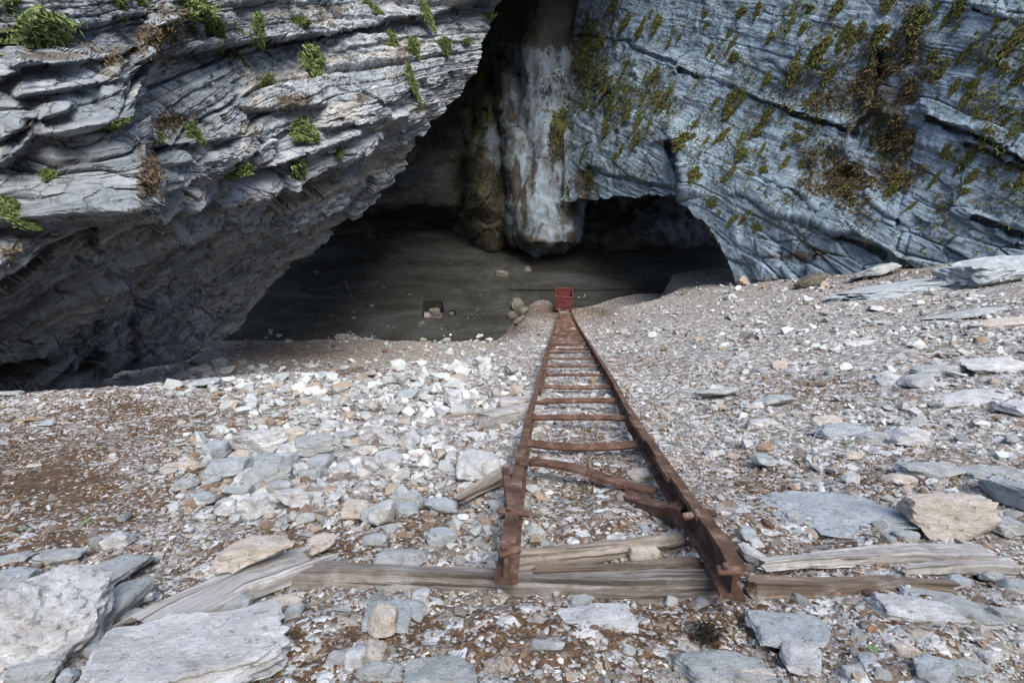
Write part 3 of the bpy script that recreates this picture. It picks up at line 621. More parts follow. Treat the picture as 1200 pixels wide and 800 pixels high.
# ------------------------------------------------------------------ incline railway: two rusty rails joined by bars
UPV = Vector((0, 0, 1))
RAIL_L = [(593, 664), (600, 615), (606, 570), (611, 540), (618, 500), (625, 475), (630, 458), (636, 432), (641, 412), (646, 397), (650.5, 383), (653.5, 373), (655.5, 366)]
RAIL_R = [(861, 682), (838, 640), (806, 596), (783, 560), (757, 520), (734, 482), (718, 450), (706, 430), (695, 412), (686, 397), (678, 384), (672.5, 374), (669.5, 367)]
def track():
    root = empty('incline_track', (0, 0, 0), 'rusty narrow ladder-like rail track running down the scree to the red cart', 'rail track')
    base = hitv(728, 660, .1)[0]; root.location = base
    def path(px):
        P, Z = hit(np.array([p[0] for p in px], float), np.array([p[1] for p in px], float), .17); return [Vector(p) for p in P]
    L, R = path(RAIL_L), path(RAIL_R)
    def at(pts, y):
        for a, b in zip(pts[:-1], pts[1:]):
            if y <= b.y or b is pts[-1]: return a.lerp(b, (y-a.y)/(b.y-a.y))
    def rail(pts):
        # flanged section: wide foot, thin web, narrower head
        prof = [(a*.64, b*.85) for a, b in [(-.068, -.075), (.068, -.075), (.068, -.058), (.014, -.05), (.014, .042), (.046, .05), (.046, .072), (-.046, .072), (-.046, .05), (-.014, .042), (-.014, -.05), (-.068, -.058)]]
        dense = []
        for i, (a, b) in enumerate(zip(pts[:-1], pts[1:])):
            n = max(2, int((b-a).length/.25)); dense += [a.lerp(b, j/n) for j in range(n)]
        dense.append(pts[-1]); bm = bmesh.new(); prev = None
        for i, p in enumerate(dense):
            d = (dense[min(i+1, len(dense)-1)]-dense[max(i-1, 0)]).normalized(); s = d.cross(UPV).normalized(); u = s.cross(d)
            j = .0015*math.sin(i*1.7)
            ring = [bm.verts.new(p-base+s*(a+j)+u*b) for a, b in prof]
            if prev: [bm.faces.new((prev[k], prev[(k+1) % 12], ring[(k+1) % 12], ring[k])) for k in range(12)]
            else: bm.faces.new(ring[::-1])
            prev = ring
        bm.faces.new(prev); return bm_obj('rail', bm, M_RUST, root)
    rail(L); rail(R)
    def bar(name, p, q, wd, th, sag=0., twist=0., n=6, **k):
        bm = bmesh.new(); prev = None; d = (q-p).normalized(); s = d.cross(UPV).normalized(); u = s.cross(d)
        s, u = s*math.cos(twist)+u*math.sin(twist), u*math.cos(twist)-s*math.sin(twist)
        for i in range(n+1):
            t = i/n; c = p.lerp(q, t)-base+UPV*(-sag*4*t*(1-t))
            ring = [bm.verts.new(c+s*a*wd/2+u*b*th/2) for a, b in ((-1, -1), (1, -1), (1, 1), (-1, 1))]
            if prev: [bm.faces.new((prev[m], prev[(m+1) % 4], ring[(m+1) % 4], ring[m])) for m in range(4)]
            else: bm.faces.new(ring[::-1])
            prev = ring
        bm.faces.new(prev); return bm_obj(name, bm, M_RUST, root, **k)
    y = hitv(680, 515, .17)[0].y; i = 0; step = .80
    while y < L[-1].y-.3:
        p, q = at(L, y+random.uniform(-.03, .03)), at(R, y+random.uniform(-.04, .04))
        dn = UPV*.03; pts = (p-dn, q-dn)
        bar('rung', pts[0], pts[1], random.uniform(.05, .068) if i < 18 else .10, .022, sag=random.uniform(-.015, .025) if i else .05, twist=random.uniform(-.2, .2))
        y += (step if i < 8 else .64)*random.uniform(.92, 1.08); i += 1
    def hp(x, yy, o=.16): return hitv(x, yy, o)[0]
    # bent cross strip, lower channel brace with an open square end
    a, m, b = hp(617, 541), hp(690, 553, .14), hp(768, 576, .10)
    bar('bent_brace', a, m, .075, .022, -.02, .3); bar('bent_brace', m-(m-a).normalized()*.01+UPV*.003, b, .075, .022, .015, .3)
    c, e = hp(731, 580, .05), hp(801, 602, .13); bar('lower_brace', c, e-(e-c)*.06, .085, .05, .02, .1)
    M = frame_of(c, e, UPV); bm = bmesh.new()
    for sx, sz, dy, dz in ((1, 0, .042, 0), (1, 0, -.042, 0), (0, 1, 0, .042), (0, 1, 0, -.042)):
        add_box(bm, Matrix.Translation(e-base) @ M.to_3x3().to_4x4() @ Matrix.Translation((-.01, dy, dz)), .09, .014 if sx else .07, .098 if sx else .014)
    bm_obj('socket', bm, M_RUST, root)
    # fish plates and clamps where the rail lengths meet
    for (x0, y0, x1, y1, wd) in [(592, 546, 601, 606, .055), (796, 566, 823, 606, .06), (640, 480-48, 634, 455, .05), (738, 487, 757, 514, .05), (770, 535, 786, 560, .05)]:
        p, q = hp(x0, y0, .255), hp(x1, y1, .25); bar('splice_plate', p-UPV*.02, q-UPV*.02, wd*.75, .02, 0, .25, 3)
    for (x, yy, sx) in [(602, 600, .17), (820, 603, .18), (597, 646, .10), (855, 668, .10), (611, 545, .10)]:
        p = hp(x, yy, .235); bm = bmesh.new(); add_box(bm, Matrix.Translation(p-base) @ Matrix.Rotation(random.uniform(-.3, .3), 4, 'Z'), sx*.85, .03, .02, .004)
        add_box(bm, Matrix.Translation(p-base+Vector((-.02, 0, .028))), .02, .02, .018, .004)
        bm_obj('clamp', bm, M_RUST, root)
    return L, R, at
TL, TR, track_at = track()

def cart():
    y = 27.6; p = fz(660, 376); cx = unproj(660., 366., np.array(31.2)); base = Vector(cx)-Vector((0, 0, .20))
    root = empty('mine_cart', base, 'small red mine cart standing at the foot of the rusty track', 'mine cart')
    root.rotation_euler = (math.radians(-6), 0, math.radians(-6))
    W_, Ln, H = 1.06, 1.4, .62; z0 = .62; t = .05
    bm = bmesh.new()
    for s in (-1, 1): add_box(bm, Matrix.Translation((s*(W_/2-t/2), Ln/2, z0+H/2)), t, Ln, H, .01)
    add_box(bm, Matrix.Translation((0, Ln-t/2, z0+H/2)), W_-2*t, t, H, .01); add_box(bm, Matrix.Translation((0, Ln/2, z0+t/2)), W_-2*t, Ln-2*t, t)
    bm_obj('tub', bm, M_RED, root)
    bm = bmesh.new(); add_box(bm, Matrix.Translation((0, .0, z0+H/2)), W_, t, H+.04, .012)
    for zz in (-.3, 0., .3): add_box(bm, Matrix.Translation((0, -.032, z0+H/2+zz)), W_-.1, .02, .035, .005)
    bm_obj('end_panel', bm, M_RED, root)
    bm = bmesh.new()
    for s in (-1, 1): add_box(bm, Matrix.Translation((s*.36, Ln/2, .5)), .1, Ln+.1, .14, .01)
    for yy in (.02, Ln-.02): add_box(bm, Matrix.Translation((0, yy, .52)), W_-.04, .1, .09, .01)
    add_box(bm, Matrix.Translation((0, -.05, .40)), W_-.02, .07, .07, .01)
    bm_obj('chassis', bm, M_RED, root)
    bm = bmesh.new(); add_box(bm, Matrix.Translation((0, -.14, .24)), .54, .06, .11, .015)
    for s in (-1, 1): add_box(bm, Matrix.Translation((s*.24, -.12, .36)), .05, .06, .22, .01)
    bm_obj('coupling', bm, M_STEEL, root)
    for yy in (.3, Ln-.3):
        bm = bmesh.new(); bmesh.ops.create_cone(bm, segments=10, radius1=.04, radius2=.04, depth=1.0, cap_ends=True, matrix=Matrix.Translation((0, yy, .26)) @ Matrix.Rotation(PI/2, 4, 'Y')); bm_obj('axle', bm, M_RUST, root)
        for s in (-1, 1):
            bm = bmesh.new()
            for r_, d_, o_ in ((.2, .09, 0), (.25, .03, -.06*s), (.07, .16, 0)):
                bmesh.ops.create_cone(bm, segments=24, radius1=r_, radius2=r_, depth=d_, cap_ends=True, matrix=Matrix.Translation((s*.47+o_, yy, .26)) @ Matrix.Rotation(PI/2, 4, 'Y'))
            bm_obj('wheel', bm, M_RUST, root)
cart()

# ------------------------------------------------------------------ timbers
def timber(name, m, pts, wd, th, label, cat='timber', taper=(1, 1), wob=.012, roundness=.25, rise=0., seed=1, group=None):
    """weathered beam along points on the slope; pts in picture coordinates give where it lies"""
    Ps = [hitv(x, y, rise+th*.25)[0] for x, y in pts]; Lt = sum((b-a).length for a, b in zip(Ps[:-1], Ps[1:]))
    nseg = max(14, int(Lt/.035)); npf = 20; V = []; G = []; org = Ps[0]
    nrm = slope_normal(sum(p.x for p in Ps)/len(Ps), sum(p.y for p in Ps)/len(Ps))
    cum = [0]
    for a, b in zip(Ps[:-1], Ps[1:]): cum.append(cum[-1]+(b-a).length)
    r = np.random.default_rng(seed)
    split = r.normal(0, 1, npf)
    for i in range(nseg+1):
        t = i/nseg*Lt; j = min(len(Ps)-2, max(0, int(np.searchsorted(cum, t)-1))); c = Ps[j].lerp(Ps[j+1], (t-cum[j])/(cum[j+1]-cum[j]))
        d = (Ps[j+1]-Ps[j]).normalized(); s = d.cross(nrm).normalized(); u = s.cross(d)
        k = taper[0]+(taper[1]-taper[0])*i/nseg
        for q in range(npf):
            a = 2*PI*(q+.5)/npf; ca, sa = math.cos(a), math.sin(a); e = 2/(roundness*1.6+.4) if roundness < 1 else 2
            ex = 2/e if False else roundness
            x = math.copysign(abs(ca)**(ex), ca); y = math.copysign(abs(sa)**(ex), sa)
            g = wob*(.55*math.sin(t*5+q*.9+seed)+.8*split[q]*(.3+.7*math.sin(t*2.3+split[q]*3)))
            end = 0
            if i == 0: end = -abs(split[q])*.045*min(1, wd*6)
            if i == nseg: end = abs(split[(q*3) % npf])*.045*min(1, wd*6)
            p = c-org+s*(x*(wd/2*k+g))+u*(y*(th/2*k+g*.7))+d*end
            V.append(p); G.append((t, x*wd/2, y*th/2))
    V = np.array([tuple(p) for p in V]); V = V+.004*np.stack([fbm(V*14, 3, seed), fbm(V*14, 3, seed+1), fbm(V*14, 3, seed+2)], -1)
    idx = np.arange((nseg+1)*npf).reshape(nseg+1, npf); nx = np.roll(idx, -1, 1)
    F = np.stack([idx[:-1], nx[:-1], nx[1:], idx[1:]], -1).reshape(-1, 4)
    me = raw_mesh(name, V, [F, idx[:1, ::-1], idx[-1:]], False, {'grain': np.array(G)+seed*3.1})
    o = link(name, me, m, label=label, cat=cat, group=group); o.location = org; return o
timber('sill_beam', M_WOOD, [(318, 676), (470, 678), (600, 687), (720, 691), (848, 689)], .098, .09, 'long grey weathered sill beam lying across the slope under the rail ends', seed=2, rise=-.015, wob=.016)
timber('broad_plank', M_WOODP, [(204, 722), (276, 686), (352, 660)], .21, .06, 'broad bleached splintered plank carrying the elongated stone at lower left', cat='plank', seed=3, wob=.009, rise=.02)
timber('back_beam', M_WOODD, [(632, 677), (720, 674), (815, 667)], .075, .08, 'dark damp beam half buried behind the sill beam between the rails', seed=4)
timber('bare_log', M_LOG, [(606, 655), (690, 648), (760, 639), (798, 632)], .095, .09, 'pale barkless log with a broken tip lying between the rails', cat='log', roundness=.9, taper=(1, .62), wob=.016, seed=5, rise=.02)
timber('split_board', M_LOG, [(542, 583), (566, 570), (600, 552)], .13, .06, 'brown split board sticking out from under the left rail', cat='plank', taper=(.45, 1.1), seed=6, rise=.07)
timber('squared_timber', M_WOODP, [(567, 495), (590, 490), (624, 484)], .20, .18, 'pale squared timber end butting against the left rail', seed=7, rise=.05)
timber('timber_stub', M_WOODP, [(592, 475), (628, 473)], .20, .16, 'short pale timber stub above the squared timber by the left rail', seed=8, rise=.05)
timber('grey_stick', M_LOG, [(521, 491), (545, 489), (566, 487)], .10, .07, 'thin buff stick lying left of the squared timber', cat='stick', roundness=.8, seed=9, rise=.04)
timber('upper_plank', M_WOODP, [(895, 661), (985, 653), (1070, 649), (1150, 651)], .078, .05, 'long grey plank lying right of the track, uppermost of three', cat='plank', taper=(.6, 1.3), seed=10, rise=.04)
timber('middle_plank', M_WOODP, [(1060, 667), (1120, 662), (1186, 664)], .062, .04, 'short grey split plank at the right edge below the long plank', cat='plank', taper=(.4, 1.2), seed=11, rise=.03)
timber('lower_plank', M_WOODD, [(884, 686), (960, 688), (1040, 684), (1112, 689)], .06, .05, 'dark plank half sunk in soil right of the rail foot, lowest of three', cat='plank', taper=(1.1, .7), seed=12, rise=.02)
timber('thin_branch', M_LOG, [(772, 662), (830, 661)], .02, .02, 'thin dead branch beside the buff stone behind the sill beam', cat='branch', roundness=1, taper=(1, .4), seed=13, rise=.03)
timber('dark_slat', M_WOODD, [(775, 664), (800, 668), (836, 672)], .06, .04, 'short dark slat next to the right rail foot', cat='plank', seed=14, rise=.0)
timber('ledge_stick', M_LOG, [(566, 633), (572, 600)], .03, .02, 'short brown splinter standing by the left rail foot', cat='stick', seed=15, rise=.02) if False else None

# ------------------------------------------------------------------ rocks
def poly_rock(seed, sub, dims, npl=13, noise=.10, flat=0.):
    """angular broken block: a ball cut by random planes, then roughened; dims = half sizes"""
    r = np.random.default_rng(seed)
    bm = bmesh.new(); bmesh.ops.create_icosphere(bm, subdivisions=sub, radius=1); bm.verts.ensure_lookup_table()
    D = np.array([v.co[:] for v in bm.verts]); F = np.array([[v.index for v in f.verts] for f in bm.faces]); bm.free()
    n = r.normal(size=(npl, 3)); n /= np.linalg.norm(n, axis=1, keepdims=True); h = r.uniform(.52, .95, npl)
    n = np.concatenate([n, [[0, 0, 1], [.1, .05, -1], [1, .1, 0], [-1, -.1, .1], [0, 1, .1], [0, -1, .15]]]); n /= np.linalg.norm(n, axis=1, keepdims=True)
    h = np.concatenate([h, r.uniform(.62, .82, 6)])
    dots = np.clip(D@n.T, .02, None); rad = (h/dots).min(1); rad = np.minimum(rad, 1.25)
    V = D*rad[:, None]
    if noise:
        o = r.uniform(0, 50, 3); nn = 1-2*np.abs(fbm(V*1.3+o, 4 if sub > 2 else 2, 5)); V = V*(1+noise*(nn-.5))[:, None]
        if sub > 3:
            q = V@np.linalg.qr(r.normal(size=(3, 3)))[0]; V = V*(1+.06*rfbm(q*np.array([1.6, 7., 1.6])+o, 5, 9)+.03*rfbm(V*7+o, 4, 6))[:, None]
    if sub > 4:
        q = V@np.linalg.qr(r.normal(size=(3, 3)))[0]+.12*np.stack([fbm(V*2+o, 3, 1), fbm(V*2+o, 3, 2), fbm(V*2+o, 3, 3)], -1)
        V = V*(1+blocks(q*2., 1., .34, .13, seed % 97, .35, .06)+.4*blocks(q*5., 1., .4, .09, seed % 89, .4, .08))[:, None]
    V = V*np.array(dims)
    return V, F
ROCKS = []      # picture boxes of the placed rocks, so that gravel keeps off their tops
def rock(px, py, wpx, hpx, mk, label, name='rock', rot=0., seed=None, npl=13, sub=None, k=.7, sink=.12, tilt=0., group=None, cat='rock', smooth=False):
    P, Z = hitv(px, py+hpx*.12); seed = seed if seed is not None else int(px*7+py*13)
    a = wpx*Z/1200*1.12; hw = hpx*Z/1200*1.12; nrm = slope_normal(P.x, P.y); v = (Vector((0, 0, CZ))-P).normalized()
    ct = abs(nrm.dot(v)); st = math.sqrt(max(0, 1-ct*ct))
    c = k*min(a, hw*1.2/(st+.3)); b = max(.35*a, (hw-c*st*.8)/max(ct, .3)); b = min(b, 2.2*a)
    sub = sub or (5 if wpx > 120 else 4 if wpx > 44 else 3)
    V, F = poly_rock(seed, sub, (a*1.12, b*1.12, c*1.12), npl, .11)
    o = link(name, raw_mesh(name, V, F, smooth), RM[mk], label=label, cat=cat, group=group)
    q = nrm.to_track_quat('Z', 'Y'); X = Vector((1, 0, 0)); X = (X-nrm*X.dot(nrm)).normalized(); Y = nrm.cross(X)
    M = Matrix((X, Y, nrm)).transposed() @ Matrix.Rotation(math.radians(rot), 3, 'Z') @ Matrix.Rotation(math.radians(tilt), 3, 'X')
    o.matrix_world = Matrix.Translation(P+nrm*c*(1-2*sink)*.8) @ M.to_4x4(); ROCKS.append((px, py, wpx/2, hpx/2)); return o
HERO = [
 # x, y, w, h, tint, label, extras
 (40, 742, 150, 140, 'w', 'big pitted white boulder at the lower left corner', dict(k=.75, sub=5, rot=15, npl=10, sink=.2)),
 (215, 772, 220, 110, 'w', 'broad pale bedrock slab sloping out of the lower left below the broad plank', dict(k=.35, rot=24, sub=5, npl=8)),
 (293, 670, 84, 40, 'u', 'elongated pale stone resting on top of the broad plank', dict(rot=24, k=.6, sink=-.95, npl=10)),
 (132, 668, 62, 46, 'g', 'flat grey stone above the gap beside the white boulder', dict(k=.4)),
 (138, 712, 42, 62, 'g', 'upright grey slab standing right of the white boulder', dict(k=.8, npl=9)),
 (160, 702, 40, 20, 'w', 'small pale block in the gap between boulder and plank', {}),
 (165, 722, 40, 18, 'g', 'lower grey block in the gap under the plank end', {}),
 (112, 762, 30, 20, 'b', 'small blue-grey stone at the foot of the white boulder', {}),
 (40, 795, 60, 40, 'g', 'grey stone at the bottom edge below the white boulder', {}),
 (82, 795, 22, 22, 'b', 'small rounded blue stone at the bottom edge', {}),
 (138, 634, 30, 24, 'w', 'round pale stone alone on brown gravel at the left', {}),
 (70, 655, 60, 22, 'g', 'low grey stone half sunk in the left gravel', {}), (15, 680, 46, 26, 'b', 'blue-grey slab at the left edge above the boulder', {}), (20, 655, 40, 18, 'g', 'grey stone at the left edge', {}),
 (275, 712, 44, 26, 'g', 'grey angular stone beside the bedrock slab under the plank', {}), (326, 712, 50, 26, 'u', 'flat buff stone just below the broad plank end', dict(rot=20)), (287, 738, 36, 24, 'w', 'pale knob on top of the bedrock slab', {}),
 (452, 722, 62, 44, 'b', 'blue-grey slab under a buff stone in front of the sill beam', dict(k=.35, npl=8)), (450, 739, 38, 36, 'u', 'buff triangular stone leaning on the blue-grey slab', dict(sink=-.2, npl=7)), (483, 714, 26, 34, 'b', 'narrow blue-grey splinter beside the buff triangular stone', dict(rot=50)),
 (470, 655, 64, 28, 'g', 'grey stone wedged behind the sill beam', dict(k=.6)), (417, 772, 26, 38, 'w', 'pale upright stone near the bottom edge', dict(k=.9)), (436, 768, 34, 38, 'u', 'buff stone behind the pale upright stone', {}), (390, 753, 26, 18, 'b', 'small blue-grey stone left of the upright stone', {}), (396, 775, 26, 26, 'g', 'grey stone left of the pale upright stone', {}),
 (442, 790, 60, 26, 'g', 'wide grey stone at the bottom edge under the upright stone', {}), (520, 788, 92, 44, 'g', 'large flat grey slab at the bottom middle', dict(k=.3, npl=8)), (345, 716, 20, 34, 'g', 'narrow grey stone below the sill beam, left part', {}), (354, 735, 20, 18, 'w', 'small white cube below the narrow grey stone', {}),
 (493, 700, 22, 22, 'w', 'small pale stone touching the front of the sill beam', {}),
 (700, 728, 104, 46, 'w', 'wide white rock embedded in soil below the sill beam', dict(k=.4, npl=9)), (684, 705, 34, 18, 'g', 'grey flat stone on the upper edge of the embedded white rock', {}), (640, 760, 60, 40, 'g', 'grey rock mostly buried in soil at the bottom middle', dict(sink=.45)),
 (845, 782, 110, 50, 'g', 'large buried rock at the bottom right of centre', dict(k=.4, npl=9)), (938, 768, 44, 40, 'w', 'white angular slab lying on the bottom right rubble', dict(k=.3, npl=7, rot=-35)), (930, 738, 92, 40, 'b', 'blue-grey slab with white slab below it at the bottom right', dict(k=.35, npl=9, rot=-10)), (880, 795, 50, 30, 'u', 'buff stone at the bottom edge beside the buried rock', {}),
 (1078, 722, 96, 38, 'w', 'long pale wedge rock at the lower right', dict(rot=-22, k=.55, npl=8)), (1120, 716, 96, 40, 'g', 'grey slab behind the pale wedge rock', dict(rot=-22, k=.4)), (1092, 790, 40, 56, 'b', 'dark blue slab at the bottom right edge', dict(rot=-50, npl=7)), (1060, 764, 34, 20, 'u', 'flat buff stone left of the dark blue slab', {}), (1166, 771, 28, 16, 'w', 'small white block near the lower right corner', {}), (1130, 785, 44, 24, 'g', 'grey stone right of the dark blue slab', {}), (1000, 790, 30, 22, 'g', 'grey stone below the white angular slab', {}), (1018, 782, 22, 30, 'b', 'blue stone left of the flat buff stone', {}),
 (1184, 725, 40, 24, 'g', 'grey stone at the right edge by the wedge rock', {}), (1122, 684, 32, 18, 'b', 'blue-grey flat stone under the right planks', {}), (1165, 676, 34, 16, 'g', 'grey stone beside the short split plank', {}), (1190, 690, 34, 22, 'g', 'grey stone at the right edge below the planks', {}),
 (1106, 612, 96, 58, 'u', 'big squared buff block right of the track', dict(k=.95, npl=7, rot=-12, sink=.2)), (970, 596, 150, 46, 'b', 'flat blue-grey bedrock slab right of the track', dict(k=.22, npl=8, rot=-8, sub=5)), (1000, 622, 90, 24, 'b', 'lower step of the flat bedrock slab', dict(k=.3, rot=-18)), (1196, 582, 36, 56, 'b', 'upright blue-grey rock cut by the right edge', dict(k=.9)), (1178, 618, 46, 22, 'g', 'grey stone beside the big squared block', {}), (1060, 632, 30, 20, 'g', 'grey wedge at the foot of the big squared block', {}),
 (1090, 552, 78, 24, 'g', 'low grey slab above the big squared block', dict(rot=-12)), (1158, 557, 60, 22, 'g', 'second low grey slab at the right above the block', dict(rot=-10)), (1052, 562, 34, 16, 'u', 'small buff stone above the flat bedrock slab', {}), (985, 507, 66, 22, 'b', 'long blue-grey stone in the right scree', {}), (1022, 514, 34, 18, 'g', 'grey stone touching the long blue-grey stone', {}), (1064, 514, 56, 30, 'w', 'pale ragged slab in the right scree', dict(rot=-8)), (910, 470, 44, 16, 'g', 'grey stone in the upper right scree', {}), (970, 494, 36, 14, 'u', 'small buff slab in the right scree', {}),
 (1040, 446, 34, 22, 'w', 'white rock, left of a pair in the upper right scree', {}), (1076, 450, 40, 24, 'g', 'grey pointed rock, right of a pair in the upper right scree', {}), (1164, 430, 70, 28, 'w', 'pale undercut rock at the upper right', dict(k=.7)), (1140, 466, 100, 22, 'w', 'long low white outcrop at the right edge', dict(k=.45)), (1192, 482, 34, 28, 'w', 'bright white stone at the right edge under the outcrop', {}), (1095, 436, 60, 18, 'g', 'flat stone left of the pale undercut rock', {}), (1000, 404, 50, 10, 'w', 'thin white sliver in the upper right scree', {}),
 (1180, 380, 60, 22, 'u', 'buff ledge rock at the right edge', dict(k=.5)), (1130, 368, 90, 16, 'g', 'low grey ledge below the layered outcrop', dict(k=.35)),
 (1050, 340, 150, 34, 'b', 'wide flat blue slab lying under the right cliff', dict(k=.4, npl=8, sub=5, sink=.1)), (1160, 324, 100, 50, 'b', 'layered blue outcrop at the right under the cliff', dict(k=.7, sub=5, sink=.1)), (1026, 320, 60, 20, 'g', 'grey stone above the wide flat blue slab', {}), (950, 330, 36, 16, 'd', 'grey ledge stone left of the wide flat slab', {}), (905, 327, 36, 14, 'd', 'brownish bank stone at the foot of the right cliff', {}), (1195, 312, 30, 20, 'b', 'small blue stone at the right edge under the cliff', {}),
 # the heap left of the track
 (303, 524, 52, 30, 'w', 'large pale block crowning the heap left of the track', dict(rot=30, k=.8)), (284, 546, 26, 24, 'u', 'cream stone with a broken face in the heap', dict(k=.9)), (338, 520, 36, 22, 'u', 'buff weathered block at the top right of the heap', {}), (340, 535, 24, 18, 'w', 'small bright block below the buff weathered block', dict(k=.9)), (322, 548, 40, 22, 'b', 'blue-faced block in the middle of the heap', dict(rot=25, k=.8)), (268, 560, 34, 30, 'b', 'smooth blue-white block at the left of the heap', dict(k=.8, npl=8)), (291, 562, 16, 34, 'w', 'thin upright slab in the middle of the heap', {}), (316, 566, 44, 26, 'g', 'wide grey block at the front of the heap', {}), (370, 532, 34, 26, 'g', 'grey block apart at the right of the heap', dict(rot=20)), (374, 551, 22, 22, 'b', 'grey-blue stone below the apart block', {}), (354, 553, 20, 14, 'w', 'small pale stone between the heap and the apart block', {}), (362, 560, 22, 12, 'g', 'flat stone below the small pale stone', {}), (346, 588, 36, 20, 'w', 'ragged white stone in front of the heap', {}), (300, 597, 34, 24, 'w', 'white hollowed stone in front of the heap', {}), (282, 578, 30, 14, 'g', 'low grey stone at the front left of the heap', {}), (255, 532, 22, 20, 'b', 'blue stone at the far left of the heap', {}), (212, 548, 46, 18, 'u', 'flat buff slab left of the heap', {}), (240, 585, 34, 18, 'b', 'flat blue-grey slab below the heap to the left', {}), (215, 570, 30, 20, 'g', 'grey stone at the left below the flat buff slab', {}), (265, 600, 30, 14, 'w', 'pale flat stone left of the hollowed stone', {}), (330, 576, 26, 16, 'g', 'grey stone under the wide grey block', {}),
 (418, 602, 30, 24, 'u', 'left stone of a pale group in brown soil', dict(k=.8)), (448, 605, 26, 30, 'w', 'tall right stone of a pale group in brown soil', dict(k=.9)), (432, 608, 18, 18, 'b', 'small stone in the middle of a pale group', {}), (476, 598, 30, 14, 'b', 'flat blue-grey stone beside the pale group', {}), (474, 586, 36, 16, 'g', 'grey slab above the pale group', {}), (518, 596, 34, 18, 'b', 'blue-grey stone left of the split board', {}), (520, 632, 32, 20, 'b', 'blue-grey stone right of the pale group', {}), (440, 636, 26, 16, 'g', 'grey stone above the sill beam', {}), (375, 640, 34, 26, 'u', 'dull buff stone above the sill beam, left part', {}),
 (560, 553, 46, 38, 'w', 'pale ragged rock above the split board by the left rail', dict(k=.8)), (532, 470, 22, 18, 'w', 'bright cube of stone left of the timber stub', dict(k=.9)), (516, 483, 26, 14, 'w', 'white stone below the bright cube', {}), (484, 519, 18, 16, 'w', 'white cube stone in the scree left of the track', dict(k=.9)), (455, 545, 32, 26, 'w', 'pale blocky stone in the scree left of the track', dict(k=.8)), (432, 532, 20, 16, 'u', 'cream stone above the pale blocky stone', {}), (405, 515, 26, 18, 'g', 'grey stone in the scree right of the heap', {}), (400, 555, 24, 16, 'w', 'pale stone between heap and track', {}), (478, 465, 24, 16, 'b', 'blue-grey stone in the middle scree', {}), (500, 510, 24, 12, 'g', 'flat grey stone left of the buff stick', {}),
 (657, 659, 26, 18, 'w', 'white lump lying on the log end by the left rail foot', dict(k=.9, sink=.1)), (754, 656, 38, 22, 'u', 'buff pyramid stone leaning on the dark back beam', dict(k=1., npl=6, sink=.1)), (781, 667, 24, 10, 'w', 'thin white stone right of the buff pyramid', {}), (757, 622, 16, 14, 'b', 'small smooth blue stone above the log', {}), (752, 560, 36, 20, 'u', 'grey-buff rock under the right rail by the bent brace', {}), (743, 527, 22, 14, 'w', 'pale wedge beside the right rail', {}),
 (884, 652, 24, 44, 'w', 'tall pale stone beside the right rail foot', dict(rot=30)), (875, 630, 24, 24, 'b', 'blue-grey stone uphill of the tall pale stone', {}), (838, 531, 28, 10, 'w', 'white flat flake right of the track', {}), (815, 500, 14, 14, 'w', 'small white cube right of the track', {}), (837, 478, 12, 10, 'w', 'tiny bright cube in the scree right of the track', {}), (840, 460, 56, 14, 'g', 'smooth grey slab in the scree right of the track', {}), (886, 476, 26, 10, 'w', 'thin pale flake in the right scree', {}), (890, 497, 34, 12, 'w', 'pale sliver in the right scree', {}), (895, 540, 30, 18, 'b', 'blue-grey stone uphill of the flat bedrock slab', {}), (1000, 534, 30, 12, 'u', 'buff oval stone in the right scree', {}),
 (885, 638, 20, 14, 'w', 'small white stone beside the tall pale stone', {}),
 (74, 452, 26, 10, 'b', 'blue stone on the left rim near the cave mouth', {}), (142, 444, 14, 12, 'g', 'grey stone standing on the left rim', {}), (232, 434, 24, 12, 'u', 'buff stone on the left rim under the overhang', {}), (240, 450, 34, 14, 'b', 'grey slab just below the left rim', {}), (12, 462, 30, 10, 'g', 'pale stone at the left edge of the rim', {}), (378, 441, 20, 12, 'b', 'blue stone on the edge of the dark hollow', {}), (55, 497, 18, 8, 'b', 'blue stone in the brown left gravel', {}),
]
for (x, y, w_, h_, mk, lab, ex) in HERO:
    if 240 < x < 385 and 510 < y < 600: w_, h_, ex = w_*1.3, h_*1.3, dict({'k': .85, 'sink': .02}, **ex)
    elif 390 < x < 580 and 450 < y < 645: w_, h_, ex = w_*1.2, h_*1.2, dict({'k': .8}, **ex)
    rock(x, y, w_, h_, mk, lab, **ex)
# rubble on the deck corner, stones in and beside the floor openings
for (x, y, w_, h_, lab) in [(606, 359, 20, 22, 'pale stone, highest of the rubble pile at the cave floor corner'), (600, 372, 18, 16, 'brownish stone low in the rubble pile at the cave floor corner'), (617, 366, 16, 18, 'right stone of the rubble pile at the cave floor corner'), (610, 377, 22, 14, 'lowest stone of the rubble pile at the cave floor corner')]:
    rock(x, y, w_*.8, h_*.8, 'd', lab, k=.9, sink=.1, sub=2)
def floor_rock(x, y, w_, h_, dz, mk, lab):
    p = fz(x, y); Z = float(np.array(project(np.array(p)))[2]); a = w_*Z/1200
    V, F = poly_rock(int(x), 3, (a, a*.9, a*.7), 12, .1)
    o = link('rock', raw_mesh('rock', V, F), RM[mk], label=lab, cat='rock'); o.location = p+Vector((0, 0, dz))
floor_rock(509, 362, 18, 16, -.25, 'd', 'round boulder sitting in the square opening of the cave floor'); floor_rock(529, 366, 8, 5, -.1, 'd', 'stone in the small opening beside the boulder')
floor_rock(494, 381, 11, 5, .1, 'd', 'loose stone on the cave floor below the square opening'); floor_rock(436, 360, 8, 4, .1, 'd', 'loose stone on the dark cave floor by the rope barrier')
floor_rock(618, 318, 18, 10, .0, 'd', 'low boulder on the cave floor at the foot of the hanging pillar'); floor_rock(588, 321, 20, 12, .0, 'd', 'second low boulder behind the track on the cave floor')

